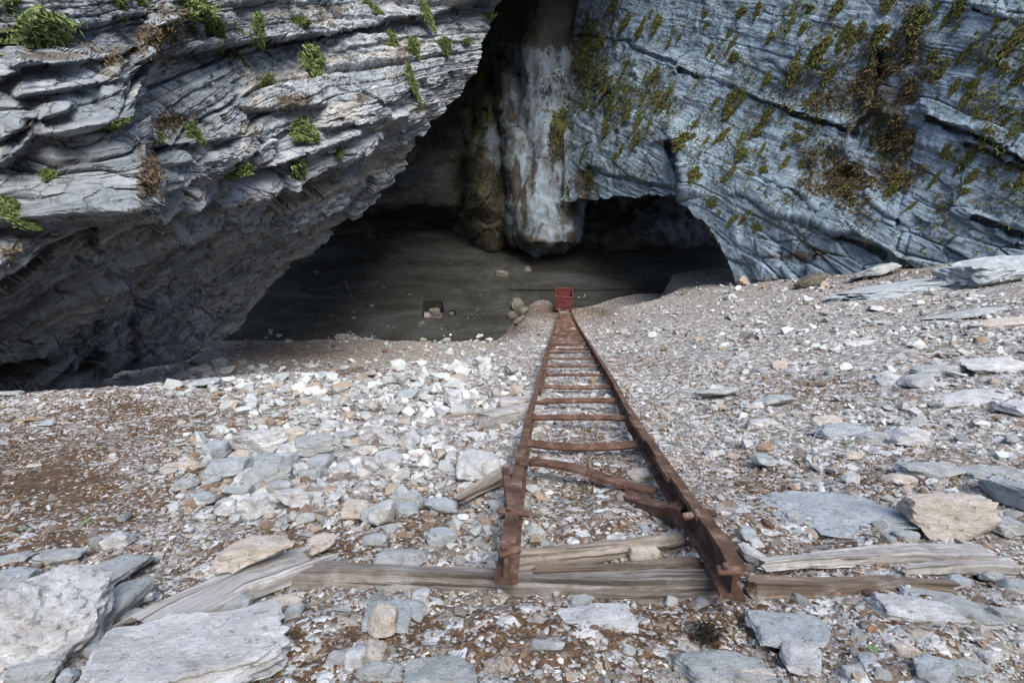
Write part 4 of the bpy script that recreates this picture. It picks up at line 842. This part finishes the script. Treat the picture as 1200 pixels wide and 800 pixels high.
def floor_rubble():
    r = np.random.default_rng(5); VV, FF, AA = [], [], []; off = 0; tt = tmpl(1, 8, 820)
    for i in range(170):
        x, y = r.uniform(330, 880), r.uniform(300, 392)
        if x > 598 and y > 338: continue
        p = np.array(fz(x, y)); a = .06*(1-r.uniform())**-.45; a = min(a, .4); tv, tf = tt[r.integers(8)]; an = r.uniform(0, 6.28); M = np.array([[math.cos(an), -math.sin(an), 0], [math.sin(an), math.cos(an), 0], [0, 0, 1]])
        VV.append((tv*a)@M.T+p); FF.append(tf+off); AA.append(np.full(len(tv), r.uniform(0, .3))); off += len(tv)
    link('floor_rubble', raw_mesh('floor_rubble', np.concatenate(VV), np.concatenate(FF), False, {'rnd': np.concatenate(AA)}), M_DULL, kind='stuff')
# rope barrier at the drop in the left of the cave
def barrier():
    b = fz(413, 350); root = empty('rope_barrier', b, 'leaning post with a sagging rope at the edge of the dark cave floor', 'rope barrier')
    M = frame_of(Vector((0, 0, 0)), Vector((-.25, 0, 1.5)), Vector((0, 1, 0))); bm = bmesh.new(); add_box(bm, M, 1.5, .07, .07, .01); bm_obj('post', bm, M_ROPE, root)
    e = fz(352, 350)-b; bm = bmesh.new(); prev = None
    for i in range(25):
        t = i/24; c = Vector((-.24, 0, 1.42)).lerp(e+Vector((0, 0, 1.1)), t)+Vector((0, 0, -.55*4*t*(1-t)))
        ring = [bm.verts.new(c+Vector((0, math.cos(a)*.03, math.sin(a)*.03))) for a in (0, 2.1, 4.2)]
        if prev: [bm.faces.new((prev[k], prev[(k+1) % 3], ring[(k+1) % 3], ring[k])) for k in range(3)]
        prev = ring
    bm_obj('rope', bm, M_ROPE, root)
barrier()

# ------------------------------------------------------------------ loose stones one can pick out: about 150 more, alike within each zone
VARS = []
for i in range(16):
    V, F = poly_rock(900+i, 2, (1, random.uniform(.6, 1.), random.uniform(.35, .75)), 9+i % 5, .08); VARS.append(raw_mesh('loose_stone', V, F)); VARS[-1].materials.append(M_STONE)
def place_stone(x, y, wpx, label, group):
    P, Z = hitv(x, y, 0, True); a = wpx*Z/1200
    o = bpy.data.objects.new('loose_stone', random.choice(VARS)); COL.objects.link(o); tag(o, label, 'stone', group)
    n = slope_normal(P.x, P.y); q = n.to_track_quat('Z', 'Y').to_matrix() @ Matrix.Rotation(random.uniform(0, 6.28), 3, 'Z') @ Matrix.Rotation(random.gauss(0, .25), 3, 'X') @ Matrix.Rotation(random.gauss(0, .25), 3, 'Y')
    o.matrix_world = Matrix.Translation(P+n*a*.12) @ q.to_4x4() @ Matrix.Scale(a, 4)
ZONES = [((235, 400, 500, 625), 34, 'small angular stone strewn among the heap blocks left of the track', 'stones strewn round the heap'),
         ((400, 600, 455, 640), 34, 'small pale stone lying loose in the scree between heap and left rail', 'stones in the scree by the left rail'),
         ((0, 235, 480, 670), 22, 'small stone scattered on the brown gravel at the left', 'stones on the left gravel'),
         ((625, 790, 545, 650), 14, 'small stone lying between the two rails', 'stones between the rails'),
         ((300, 840, 700, 800), 30, 'small stone lying in the soil in front of the sill beam', 'stones in front of the sill beam'),
         ((860, 1200, 655, 800), 28, 'small stone among the rubble at the lower right', 'stones in the lower right rubble'),
         ((880, 1200, 425, 640), 30, 'small pale stone scattered in the scree right of the track', 'stones in the right scree')]
ANCH = [(h[0], h[1], h[5]) for h in HERO if len(h[5].split()) <= 10]; USED = set()
for (x0, x1, y0, y1), n, lab, grp in ZONES:
    for i in range(n):
        for tries in range(30):
            x, y = random.uniform(x0, x1), random.uniform(y0, y1); wp = random.choice((11, 12, 13, 15, 18, 22))*(1.1 if y > 560 else .85)
            ax, ay, al = min(ANCH, key=lambda h: math.hypot(h[0]-x, (h[1]-y)*1.3)); dx, dy = x-ax, y-ay
            side = ('just right of' if dx > 0 else 'just left of') if abs(dx) > abs(dy) else ('just below' if dy > 0 else 'just above')
            nl = ('small' if wp < 14.5 else 'middling')+' stone '+side+' the '+al
            if nl not in USED or tries == 29: break
        if nl in USED: nl = lab
        USED.add(nl); place_stone(x, y, wp, nl, grp)

# ------------------------------------------------------------------ gravel: what nobody could count
def gravel(name, n, lo, hi, alpha, templates, box, dens, seed, lift=.25, rough_tint=1., pale=.05):
    r = np.random.default_rng(seed); x = r.uniform(box[0], box[1], n); y = r.uniform(box[2], box[3], n)
    P, Z = hit(x, y, 0., True); ok = (Z < 34) & (Z > .5); x, y, P, Z = x[ok], y[ok], P[ok], Z[ok]
    s = scree_of(P); clump = .5+.5*fbm(P*.9, 4, 91); clump2 = .5+.5*fbm(P*4., 3, 92)
    keep = r.uniform(size=len(x)) < dens(s, clump, clump2); x, y, P, Z, s, clump = x[keep], y[keep], P[keep], Z[keep], s[keep], clump[keep]
    m = len(x); px = np.minimum(lo*(1-r.uniform(size=m))**(-alpha), hi); a = px*Z/1200
    e = .12; N = np.stack([-(ground_z(P[:, 0]+e, P[:, 1], False)-ground_z(P[:, 0]-e, P[:, 1], False))/(2*e), -(ground_z(P[:, 0], P[:, 1]+e, False)-ground_z(P[:, 0], P[:, 1]-e, False))/(2*e), np.ones(m)], -1)
    N = N+r.normal(0, .28, N.shape); N /= np.linalg.norm(N, axis=1, keepdims=True)
    T = r.normal(size=(m, 3)); T -= N*(T*N).sum(1, keepdims=True); T /= np.linalg.norm(T, axis=1, keepdims=True); B = np.cross(N, T)
    tid = r.integers(0, len(templates), m); VV, FF, AA = [], [], []; off = 0
    dirty = np.clip(1.1*(1-s)+.3*(clump-.5), 0, 1)
    rn = np.clip(r.beta(2.2, 1.7, m)-dirty*r.uniform(.1, .75, m)*rough_tint+pale, 0, 1)
    for k, (tv, tf) in enumerate(templates):
        q = np.where(tid == k)[0]
        if not len(q): continue
        v = tv[None]*a[q][:, None, None]
        w_ = v[..., 0:1]*T[q][:, None]+v[..., 1:2]*B[q][:, None]+v[..., 2:3]*N[q][:, None]+(P[q]+N[q]*(a[q]*lift)[:, None])[:, None]
        VV.append(w_.reshape(-1, 3)); FF.append((tf[None]+(off+np.arange(len(q))*len(tv))[:, None, None]).reshape(-1, 3)); AA.append(np.repeat(rn[q], len(tv))); off += len(q)*len(tv)
    return link(name, raw_mesh(name, np.concatenate(VV), np.concatenate(FF), False, {'rnd': np.concatenate(AA)}), M_GRAVEL, kind='stuff')
def tmpl(sub, k, seed):
    out = []
    for i in range(k):
        r = np.random.default_rng(seed+i); out.append(poly_rock(seed+i, sub, (1, r.uniform(.55, 1.), r.uniform(.35, .8)), 8, .0))
    return out
def hulls(n, k, seed):
    out = []
    for i in range(n):
        r = np.random.default_rng(seed+i); bm = bmesh.new(); q = r.normal(size=(k, 3)); q /= np.linalg.norm(q, axis=1, keepdims=True)
        q = q*r.uniform(.8, 1.15, (k, 1))*np.array([1, r.uniform(.55, 1.), r.uniform(.35, .8)])
        for c in q: bm.verts.new(c)
        h = bmesh.ops.convex_hull(bm, input=list(bm.verts)); bmesh.ops.delete(bm, geom=[v for v in bm.verts if not v.link_faces], context='VERTS')
        bmesh.ops.triangulate(bm, faces=list(bm.faces)); bmesh.ops.recalc_face_normals(bm, faces=bm.faces); bm.verts.index_update()
        out.append((np.array([v.co[:] for v in bm.verts]), np.array([[v.index for v in f.verts] for f in bm.faces]))); bm.free()
    return out
floor_rubble()
T1, T2 = hulls(24, 11, 300), hulls(20, 13, 400)
gravel('fine_gravel', 52000, 2.3, 7, .30, T1[:24], (-60, 1260, 300, 860), lambda s, c, c2: np.clip(.40+.75*s*c2+.2*(c-.5), 0, 1), 21) if False else None
ICO = hulls(24, 9, 700)
gravel('fine_gravel', 76000, 2.6, 8, .32, ICO, (-240, 1440, 296, 880), lambda s, c, c2: np.clip(.06+1.04*s*(.35+.9*c2)+.35*(c-.5), 0, 1), 21)
gravel('coarse_gravel', 11500, 6., 14, .38, T1, (-240, 1440, 385, 880), lambda s, c, c2: np.clip(-.1+1.1*s*c2*1.2+.35*(c-.5), 0, 1), 22)
gravel('heap_rubble', 3800, 9., 26, .40, T2, (200, 640, 425, 640), lambda s, c, c2: np.clip(-.25+1.4*s*c2*1.2, 0, 1), 23, pale=.10)
gravel('slope_rubble', 2200, 7., 22, .40, T2, (840, 1300, 300, 660), lambda s, c, c2: np.clip(-.3+1.3*s*c2*1.2, 0, 1), 24, pale=.12)

# ------------------------------------------------------------------ moss tufts on the cliffs
def tuft_mesh(name, seed, n, hang, m, wide=1.):
    """a cushion of small leafy blades; hang > 0 lets it trail downwards. Unit height, +Z out of the rock face, -Y down the face"""
    r = np.random.default_rng(seed); V, F, A = [], [], []; k = 0
    for i in range(n):
        t = r.uniform(0, 1)**.8; wdt = wide*(.40*math.sin(PI*min(1, .12+t*.88)**.8)+.05)*(1 if hang else 1)
        c = np.array([r.normal(0, .5)*wdt, .5-t if hang else r.normal(0, .24), 0.]); c[2] = .02+.22*max(0, 1-(c[0]/(wdt+.05))**2)*r.uniform(.2, 1)
        d = np.array([r.normal(0, .5), -.9*hang+r.normal(0, .45), r.uniform(.2, .9)]); d /= np.linalg.norm(d); ln = r.uniform(.06, .14)
        s = np.cross(d, r.normal(size=3)); s /= np.linalg.norm(s); s *= r.uniform(.018, .04)
        V += [c-s, c+s, c+d*ln+s*.5, c+d*ln*1.25, c+d*ln-s*.5]; F.append([k, k+1, k+2, k+3, k+4]); A += [float(np.clip(r.normal(.5, .25), 0, 1))]*5; k += 5
    V, F, A = list(V), list(F), list(A)
    n5 = len(V); na, nb_ = 14, 6; Tr = []
    for i in range(nb_+1):
        for j in range(na):
            a = 2*PI*j/na; rad = math.sin(PI/2*i/nb_); hgt = math.cos(PI/2*i/nb_)*.2-.03
            k_ = 1+.25*math.sin(a*3+seed)+r.normal(0, .08)
            y = math.sin(a)*rad*.5*k_; t = .5-y; wd_ = wide*(.36*math.sin(PI*min(1, max(0, .12+t*.88))**.8)+.04) if hang else .5
            V.append(np.array([math.cos(a)*rad*wd_*k_*.95, y*.93, hgt*.9+r.normal(0, .015)])); A.append(.28+r.normal(0, .12))
    for i in range(nb_):
        for j in range(na): Tr.append([n5+i*na+j, n5+(i+1)*na+j, n5+(i+1)*na+(j+1) % na, n5+i*na+(j+1) % na])
    me = raw_mesh(name, np.array(V), [np.array(F), np.array(Tr)], False, {'rnd': np.clip(np.array(A), 0, 1)}); me.materials.append(m); return me
TUFT_L = [tuft_mesh('moss_tuft', 40+i, 800, .45, M_TUFT, 1.5) for i in range(4)]
TUFT_R = [tuft_mesh('moss_tuft', 60+i, 260, .9, M_TUFTO, .95) for i in range(6)]
def on_wall(GX, GY, P, N, x, y):
    d = (GX-x)**2+(GY-y)**2; i = np.unravel_index(np.argmin(d), d.shape); return Vector(P[i]), Vector(N[i])
def tuft(meshes, G, x, y, wpx, hpx, label, group=None):
    p, n = on_wall(*G, x, y); Z = float(project(np.array(p))[2])
    up = (UPV-n*UPV.dot(n)).normalized(); X = up.cross(n).normalized()
    M = Matrix((X, up, n)).transposed() @ Matrix.Rotation(random.gauss(0, .12), 3, 'Z')
    o = bpy.data.objects.new('moss_tuft', random.choice(meshes)); COL.objects.link(o); tag(o, label, 'moss', group)
    hs = hpx*Z/600*(1.4 if G[0] is LPX else 1.15); ws = wpx*Z/600*(1.4 if G[0] is LPX else 1.35)
    o.matrix_world = Matrix.Translation(p) @ M.to_4x4() @ Matrix.Diagonal((ws, hs, min(ws, hs), 1)); return o
GL, GR_ = (LPX, LPY, LP, LN), (RPX, RPY, RP, RN)
LT = [(48, 36, 58, 36, 'largest fresh green moss cushion near the top left corner'), (26, 42, 22, 34, 'moss cushion hanging left of the largest one'), (222, 14, 44, 36, 'big moss cushion at the top edge of the left cliff'), (134, 12, 20, 18, 'small moss cushion at the top left, beside brown growth'), (160, 6, 18, 18, 'moss tuft at the top edge left of the big cushion'),
      (257, 36, 14, 30, 'hanging moss tuft on the top ledge right of the big cushion'), (288, 30, 22, 26, 'double moss tuft on the top ledge'), (302, 34, 14, 26, 'right half of the double moss tuft'), (355, 22, 16, 22, 'moss tuft at the top ledge near the brown rock'), (288, 82, 18, 28, 'hanging moss tuft just under the long dark crack'), (368, 76, 24, 34, 'moss cushion in the middle of the left cliff'), (315, 96, 12, 18, 'little moss tuft left of the middle cushion'), (138, 142, 16, 18, 'moss tuft on the near block beside the notch'),
      (188, 160, 18, 20, 'moss tuft in the deep notch'), (242, 155, 22, 18, 'moss tuft on the ledge right of the notch'), (278, 203, 22, 22, 'moss tuft on the overhang edge'), (347, 192, 34, 20, 'wide moss cushion on the overhang edge'), (358, 155, 32, 22, 'mossy cushion above the overhang edge'), (460, 52, 14, 22, 'moss tuft right of the long crack'), (484, 56, 14, 16, 'brownish moss tuft beside rusty rock'), (520, 56, 12, 14, 'moss tuft toward the right of the left cliff'), (485, 100, 10, 34, 'narrow hanging moss streak on the left cliff'), (376, 219, 10, 14, 'lonely moss tuft on the underside'),
      (503, 12, 10, 26, 'hanging moss tuft at the top near the cave mouth'), (439, 10, 10, 20, 'hanging moss tuft at the top between cracks'), (571, 16, 12, 24, 'moss tuft at the lip of the dark cleft'), (40, 185, 22, 16, 'mossy growth at the left edge of the near block'), (22, 248, 16, 34, 'hanging moss on the left edge above the dark overhang'), (58, 205, 14, 12, 'small moss tuft on the near block face'), (8, 5, 20, 14, 'moss at the very top left corner'), (12, 232, 18, 18, 'dull moss at the left edge'), (394, 178, 10, 14, 'tiny moss tuft above the overhang'), (548, 48, 10, 14, 'tiny moss tuft beside the cave lip'), (440, 60+14, 9, 12, 'tiny moss tuft below rusty rock')]
for (x, y, w_, h_, lab) in LT: tuft(TUFT_L, GL, x, y, w_, h_, lab)
RT = [(1072, 25, 26, 30, 'wide bright moss tuft above the brown plant patch'), (1032, 42, 16, 24, 'moss tuft left of the bright one above the brown patch'), (964, 62, 18, 32, 'leaning moss tuft on the blue wall left of the brown patch'), (798, 168, 20, 26, 'moss cushion beside the vertical crack'), (1048, 215, 16, 30, 'moss cushion low in the brown patch'), (932, 88, 18, 26, 'hanging moss tuft in the middle of the blue wall'), (1190, 48, 16, 36, 'hanging moss tuft at the right edge'), (1125, 8, 22, 20, 'moss tuft at the top right edge'), (720, 6, 18, 16, 'moss tuft at the top beside the cleft'), (735, 30, 12, 20, 'moss tuft under the top one beside the cleft')]
for (x, y, w_, h_, lab) in RT: tuft(TUFT_R, GR_, x, y, w_, h_, lab)
SPOTS = [(790, 20), (788, 45), (770, 30), (800, 34), (835, 24), (830, 30), (850, 60), (856, 42), (866, 20), (838, 50), (835, 66), (872, 12), (885, 20), (905, 48), (926, 8), (938, 25), (952, 28), (948, 70), (962, 90), (988, 40), (1002, 48), (1018, 92), (1000, 66), (975, 10), (985, 5), (845, 120), (833, 124), (856, 128), (868, 118), (822, 138), (852, 152), (870, 160), (883, 150), (890, 152), (892, 176), (864, 176), (826, 162), (900, 100), (932, 160), (935, 150), (902, 148), (858, 202), (876, 208), (898, 210), (810, 205), (812, 212), (852, 246), (860, 254), (868, 250), (840, 242), (890, 262), (1125, 58), (1130, 66), (1120, 80), (1122, 95), (1150, 45), (1172, 66), (1180, 95), (1185, 115), (1160, 90), (1142, 105), (1168, 140), (1176, 172), (1190, 160), (1138, 155), (1120, 180), (1140, 210), (1160, 175), (1165, 205), (1185, 210), (1125, 225), (1110, 170), (1145, 180), (1095, 150), (1100, 120), (1082, 60), (1050, 75), (1010, 30), (1078, 8), (1106, 28), (1095, 16), (1140, 132), (940, 190), (925, 195), (1025, 230), (1060, 240), (1005, 240), (1085, 210), (1095, 190), (700, 150), (715, 130), (730, 145), (745, 110), (760, 100), (775, 125), (765, 140), (740, 160), (705, 100), (690, 120), (748, 90), (770, 85), (728, 120), (688, 60), (700, 40), (712, 30), (780, 105), (735, 168), (755, 150), (690, 175), (742, 38), (750, 38), (945, 120), (970, 100), (985, 60), (1015, 60), (912, 125), (1172, 30), (1192, 85), (1196, 130), (1150, 70), (1005, 10), (1040, 8)]
SPOTS += [(x+random.gauss(0, 9), y+random.gauss(0, 9)) for x, y in SPOTS if random.random() < .3]
for x, y in SPOTS:
    jx = 4 if random.random() < .5 else 11; sw, sh = random.choice((5, 7, 8, 10, 13)), random.choice((7, 8, 10, 13, 17, 21))
    zone, grp = ('in the mossy band beside the pillar', 'by the pillar') if x < 785 else ('high on the blue wall right of the pillar', 'right of the pillar') if x < 1000 and y < 100 else ('low on the blue wall over the arch', 'over the arch') if x < 1000 \
        else ('round the brown patch of the right wall', 'round the brown patch') if x < 1105 else ('high at the right edge of the wall', 'high at the right edge') if y < 120 else ('low at the right edge of the wall', 'low at the right edge')
    look = 'long trailing' if sh > 15 and sw < 10 else 'big' if sh > 12 and sw > 9 else 'wide low' if sw > 9 else 'tiny' if sh < 9 and sw < 8 else 'small oval'
    tuft(TUFT_R, GR_, x+random.gauss(0, jx), max(2, y+random.gauss(0, jx)), sw, sh, look+' olive moss tuft '+zone, look+' moss tufts '+grp)

def mat_growth(name, blobs, n, size, m, seed, G=GR_):
    r = np.random.default_rng(seed); GX, GY, P, N = G; wgt = np.zeros(GX.shape)
    for (x, y, a, b, k) in blobs: wgt = np.maximum(wgt, k*np.exp(-((GX-x)/a)**2-((GY-y)/b)**2))
    wgt = wgt*np.clip(fbm(P*1.3, 4, 55)*3.2+.45, 0, 1)**2*(GY > 0); pr = wgt.ravel()/wgt.sum(); i = r.choice(len(pr), n, p=pr)
    p = P.reshape(-1, 3)[i]; nn = N.reshape(-1, 3)[i]; d = nn*.5+r.normal(0, .45, (n, 3))+np.array([0, 0, -.75]); d /= np.linalg.norm(d, axis=1, keepdims=True)
    s_ = np.cross(d, r.normal(size=(n, 3))); s_ /= np.linalg.norm(s_, axis=1, keepdims=True); a = size*r.uniform(.5, 1.5, n)[:, None]; p = p+r.normal(0, .05, (n, 3))+nn*.03
    V = np.stack([p-s_*a*.22, p+s_*a*.22, p+d*a], 1).reshape(-1, 3)
    link(name, raw_mesh(name, V, np.arange(n*3).reshape(-1, 3), False, {'rnd': np.repeat(r.uniform(0, 1, n), 3)}), m, kind='stuff')
M_DRY = leaf_mat('dry_growth', (.045, .032, .018), (.15, .108, .062))
BR = [(1040, 120, 42, 70, 1.), (990, 205, 52, 34, 1.), (1050, 190, 30, 30, .9), (960, 115, 26, 14, .6), (1075, 45, 22, 20, .7), (925, 90, 20, 10, .4)]
mat_growth('dry_plant_mat', BR, 9000, .12, M_DRY, 77)
mat_growth('moss_mat', [(692, 70, 34, 90, 1.), (720, 115, 60, 42, .8), (765, 118, 45, 40, .7), (690, 215, 14, 30, .6), (1035, 130, 50, 70, .5), (1000, 215, 60, 30, .45), (950, 110, 280, 140, .34)], 24000, .12, M_TUFTO, 78)
mat_growth('pillar_moss', [(657, 150, 15, 50, 1.), (650, 95, 20, 20, .6), (560, 130, 22, 50, .8), (555, 200, 26, 50, .8), (605, 225, 6, 40, .5), (668, 225, 8, 30, .8), (575, 265, 30, 20, .5)], 4500, .17, leaf_mat('shade_moss', (.014, .016, .006), (.052, .054, .018)), 80, CAVE_G)
mat_growth('dry_ledge_growth', [(120, 62, 60, 8, 1.), (200, 35, 40, 14, 1.), (210, 140, 26, 8, .9), (170, 200, 8, 40, .8), (340, 118, 26, 7, .8), (380, 12, 40, 8, .9), (425, 112, 12, 10, .6), (474, 55, 8, 26, .8), (15, 262, 14, 30, .7), (5, 45, 12, 14, .7)], 7000, .065, M_DRY, 79, GL)
# ------------------------------------------------------------------ litter, herbs, leaves
def litter(name, n, m, size, box, seed, dens=lambda s: 1-s, up=.3):
    r = np.random.default_rng(seed); x = r.uniform(box[0], box[1], n); y = r.uniform(box[2], box[3], n); P, Z = hit(x, y, 0., True); s = scree_of(P); k = (r.uniform(size=n) < dens(s)) & (Z < 12); P, Z = P[k], Z[k]; q = len(P)
    d = r.normal(size=(q, 3)); d[:, 2] = d[:, 2]*up-.45*d[:, 1]; d /= np.linalg.norm(d, axis=1, keepdims=True); nn = np.array([0, .45, 1.])+r.normal(0, .4, (q, 3)); s_ = np.cross(d, nn); s_ /= np.linalg.norm(s_, axis=1, keepdims=True)
    a = r.uniform(.5, 1.3, q)[:, None]*size*np.clip(Z/3, .7, 3)[:, None]; c = P+np.array([0, 0, 1.])*(.006+a*.25)
    bend = np.array([0, 0, .25])*a
    V = np.stack([c-d*a, c-s_*a*.42+bend*.3, c+d*a+bend, c+s_*a*.42-bend*.2], 1).reshape(-1, 3); F = np.arange(q*4).reshape(-1, 4)
    link(name, raw_mesh(name, V, F, False, {'rnd': np.repeat(r.uniform(0, 1, q), 4)}), m, kind='stuff')
litter('leaf_litter', 6000, M_LEAF, .014, (-20, 1220, 420, 830), 31, lambda s: np.clip(1.15-s*1.0, .05, 1))
def herb(x, y, hpx, label):
    P, Z = hitv(x, y, 0, True); s = hpx*Z/600; r = np.random.default_rng(int(x)); V, F, A = [], [], []; k = 0
    for i in range(14):
        a = r.uniform(0, 6.28); d = np.array([math.cos(a), math.sin(a), r.uniform(.3, 1.2)]); d /= np.linalg.norm(d); sd_ = np.cross(d, [0, 0, 1.]); c0 = d*.05; l = r.uniform(.5, 1.)
        V += [c0, c0+d*l*.5+sd_*.16*l, c0+d*l, c0+d*l*.5-sd_*.16*l]; F.append([k, k+1, k+2, k+3]); k += 4; A += [r.uniform()]*4
    o = link('seedling', raw_mesh('seedling', np.array(V)*s*.6, np.array(F), False, {'rnd': np.array(A)}), M_HERB, label=label, cat='plant'); o.location = P
for a in [(349, 505, 9, 'brightest green seedling above the stone heap'), (359, 492, 6, 'tiny seedling uphill of the brightest one'), (1022, 762, 16, 'green seedling among the rubble at the lower right'), (102, 612, 12, 'green seedling in the left gravel'), (118, 527, 12, 'low green plant in the brown gravel at the left'), (243, 535, 9, 'green plant beside the stone heap on the left'), (245, 640, 9, 'seedling above the broad plank'), (315, 620, 9, 'seedling in brown soil below the heap'), (693, 594, 8, 'seedling between the rails'), (28, 622, 9, 'seedling near the left edge'), (455, 425, 8, 'grass clump on the scree by the dark hollow')]: herb(*a)
def fallen(x, y, wpx, m, label):
    P, Z = hitv(x, y, .012, True); s = wpx*Z/1200*.75; t = np.linspace(0, 2*PI, 9)[:-1]; V = np.stack([np.cos(t)*1.0, np.sin(t)*.55*(1-.3*np.cos(t)), .18*np.cos(t*2)], -1)*s
    o = link('fallen_leaf', raw_mesh('fallen_leaf', V, np.arange(8)[None], False, {'rnd': np.full(8, random.random())}), m, label=label, cat='leaf'); o.location = P+Vector((0, .0, .02)); o.rotation_euler = (-.45+random.gauss(0, .3), random.gauss(0, .3), random.uniform(0, 6))
for a in [(1018, 740, 16, M_RED_LEAF, 'orange fallen leaf at the lower right rubble'), (1009, 722, 13, M_RED_LEAF, 'orange leaf just above the other one at the lower right'), (980, 698, 11, M_RED_LEAF, 'reddish leaf below the dark sunk plank'), (922, 668, 11, M_RED_LEAF, 'orange leaf under the long grey plank'), (1118, 654, 10, M_RED_LEAF, 'rusty leaf lying on the long grey plank'), (706, 550, 9, M_RED_LEAF, 'pinkish leaf between the rails by the bent brace'), (456, 767, 12, M_LEAF, 'tan leaf near the upright stone at the bottom'), (612, 772, 12, M_LEAF, 'tan leaf at the bottom middle'), (1152, 755, 12, M_LEAF, 'tan leaf at the lower right corner')]: fallen(*a)
# dark tuft of burnt-looking moss by the buried rock
o = bpy.data.objects.new('dried_moss', TUFT_R[0].copy()); COL.objects.link(o); o.data.materials.clear(); o.data.materials.append(leaf_mat('dried_moss', (.012, .011, .009), (.05, .045, .035)))
tag(o, 'round dark dried moss ball beside the buried rock at the bottom', 'moss'); p_, z_ = hitv(829, 744, .02); o.matrix_world = Matrix.Translation(p_) @ Matrix.Rotation(-.45, 4, 'X') @ Matrix.Diagonal((.13, .09, .14, 1))
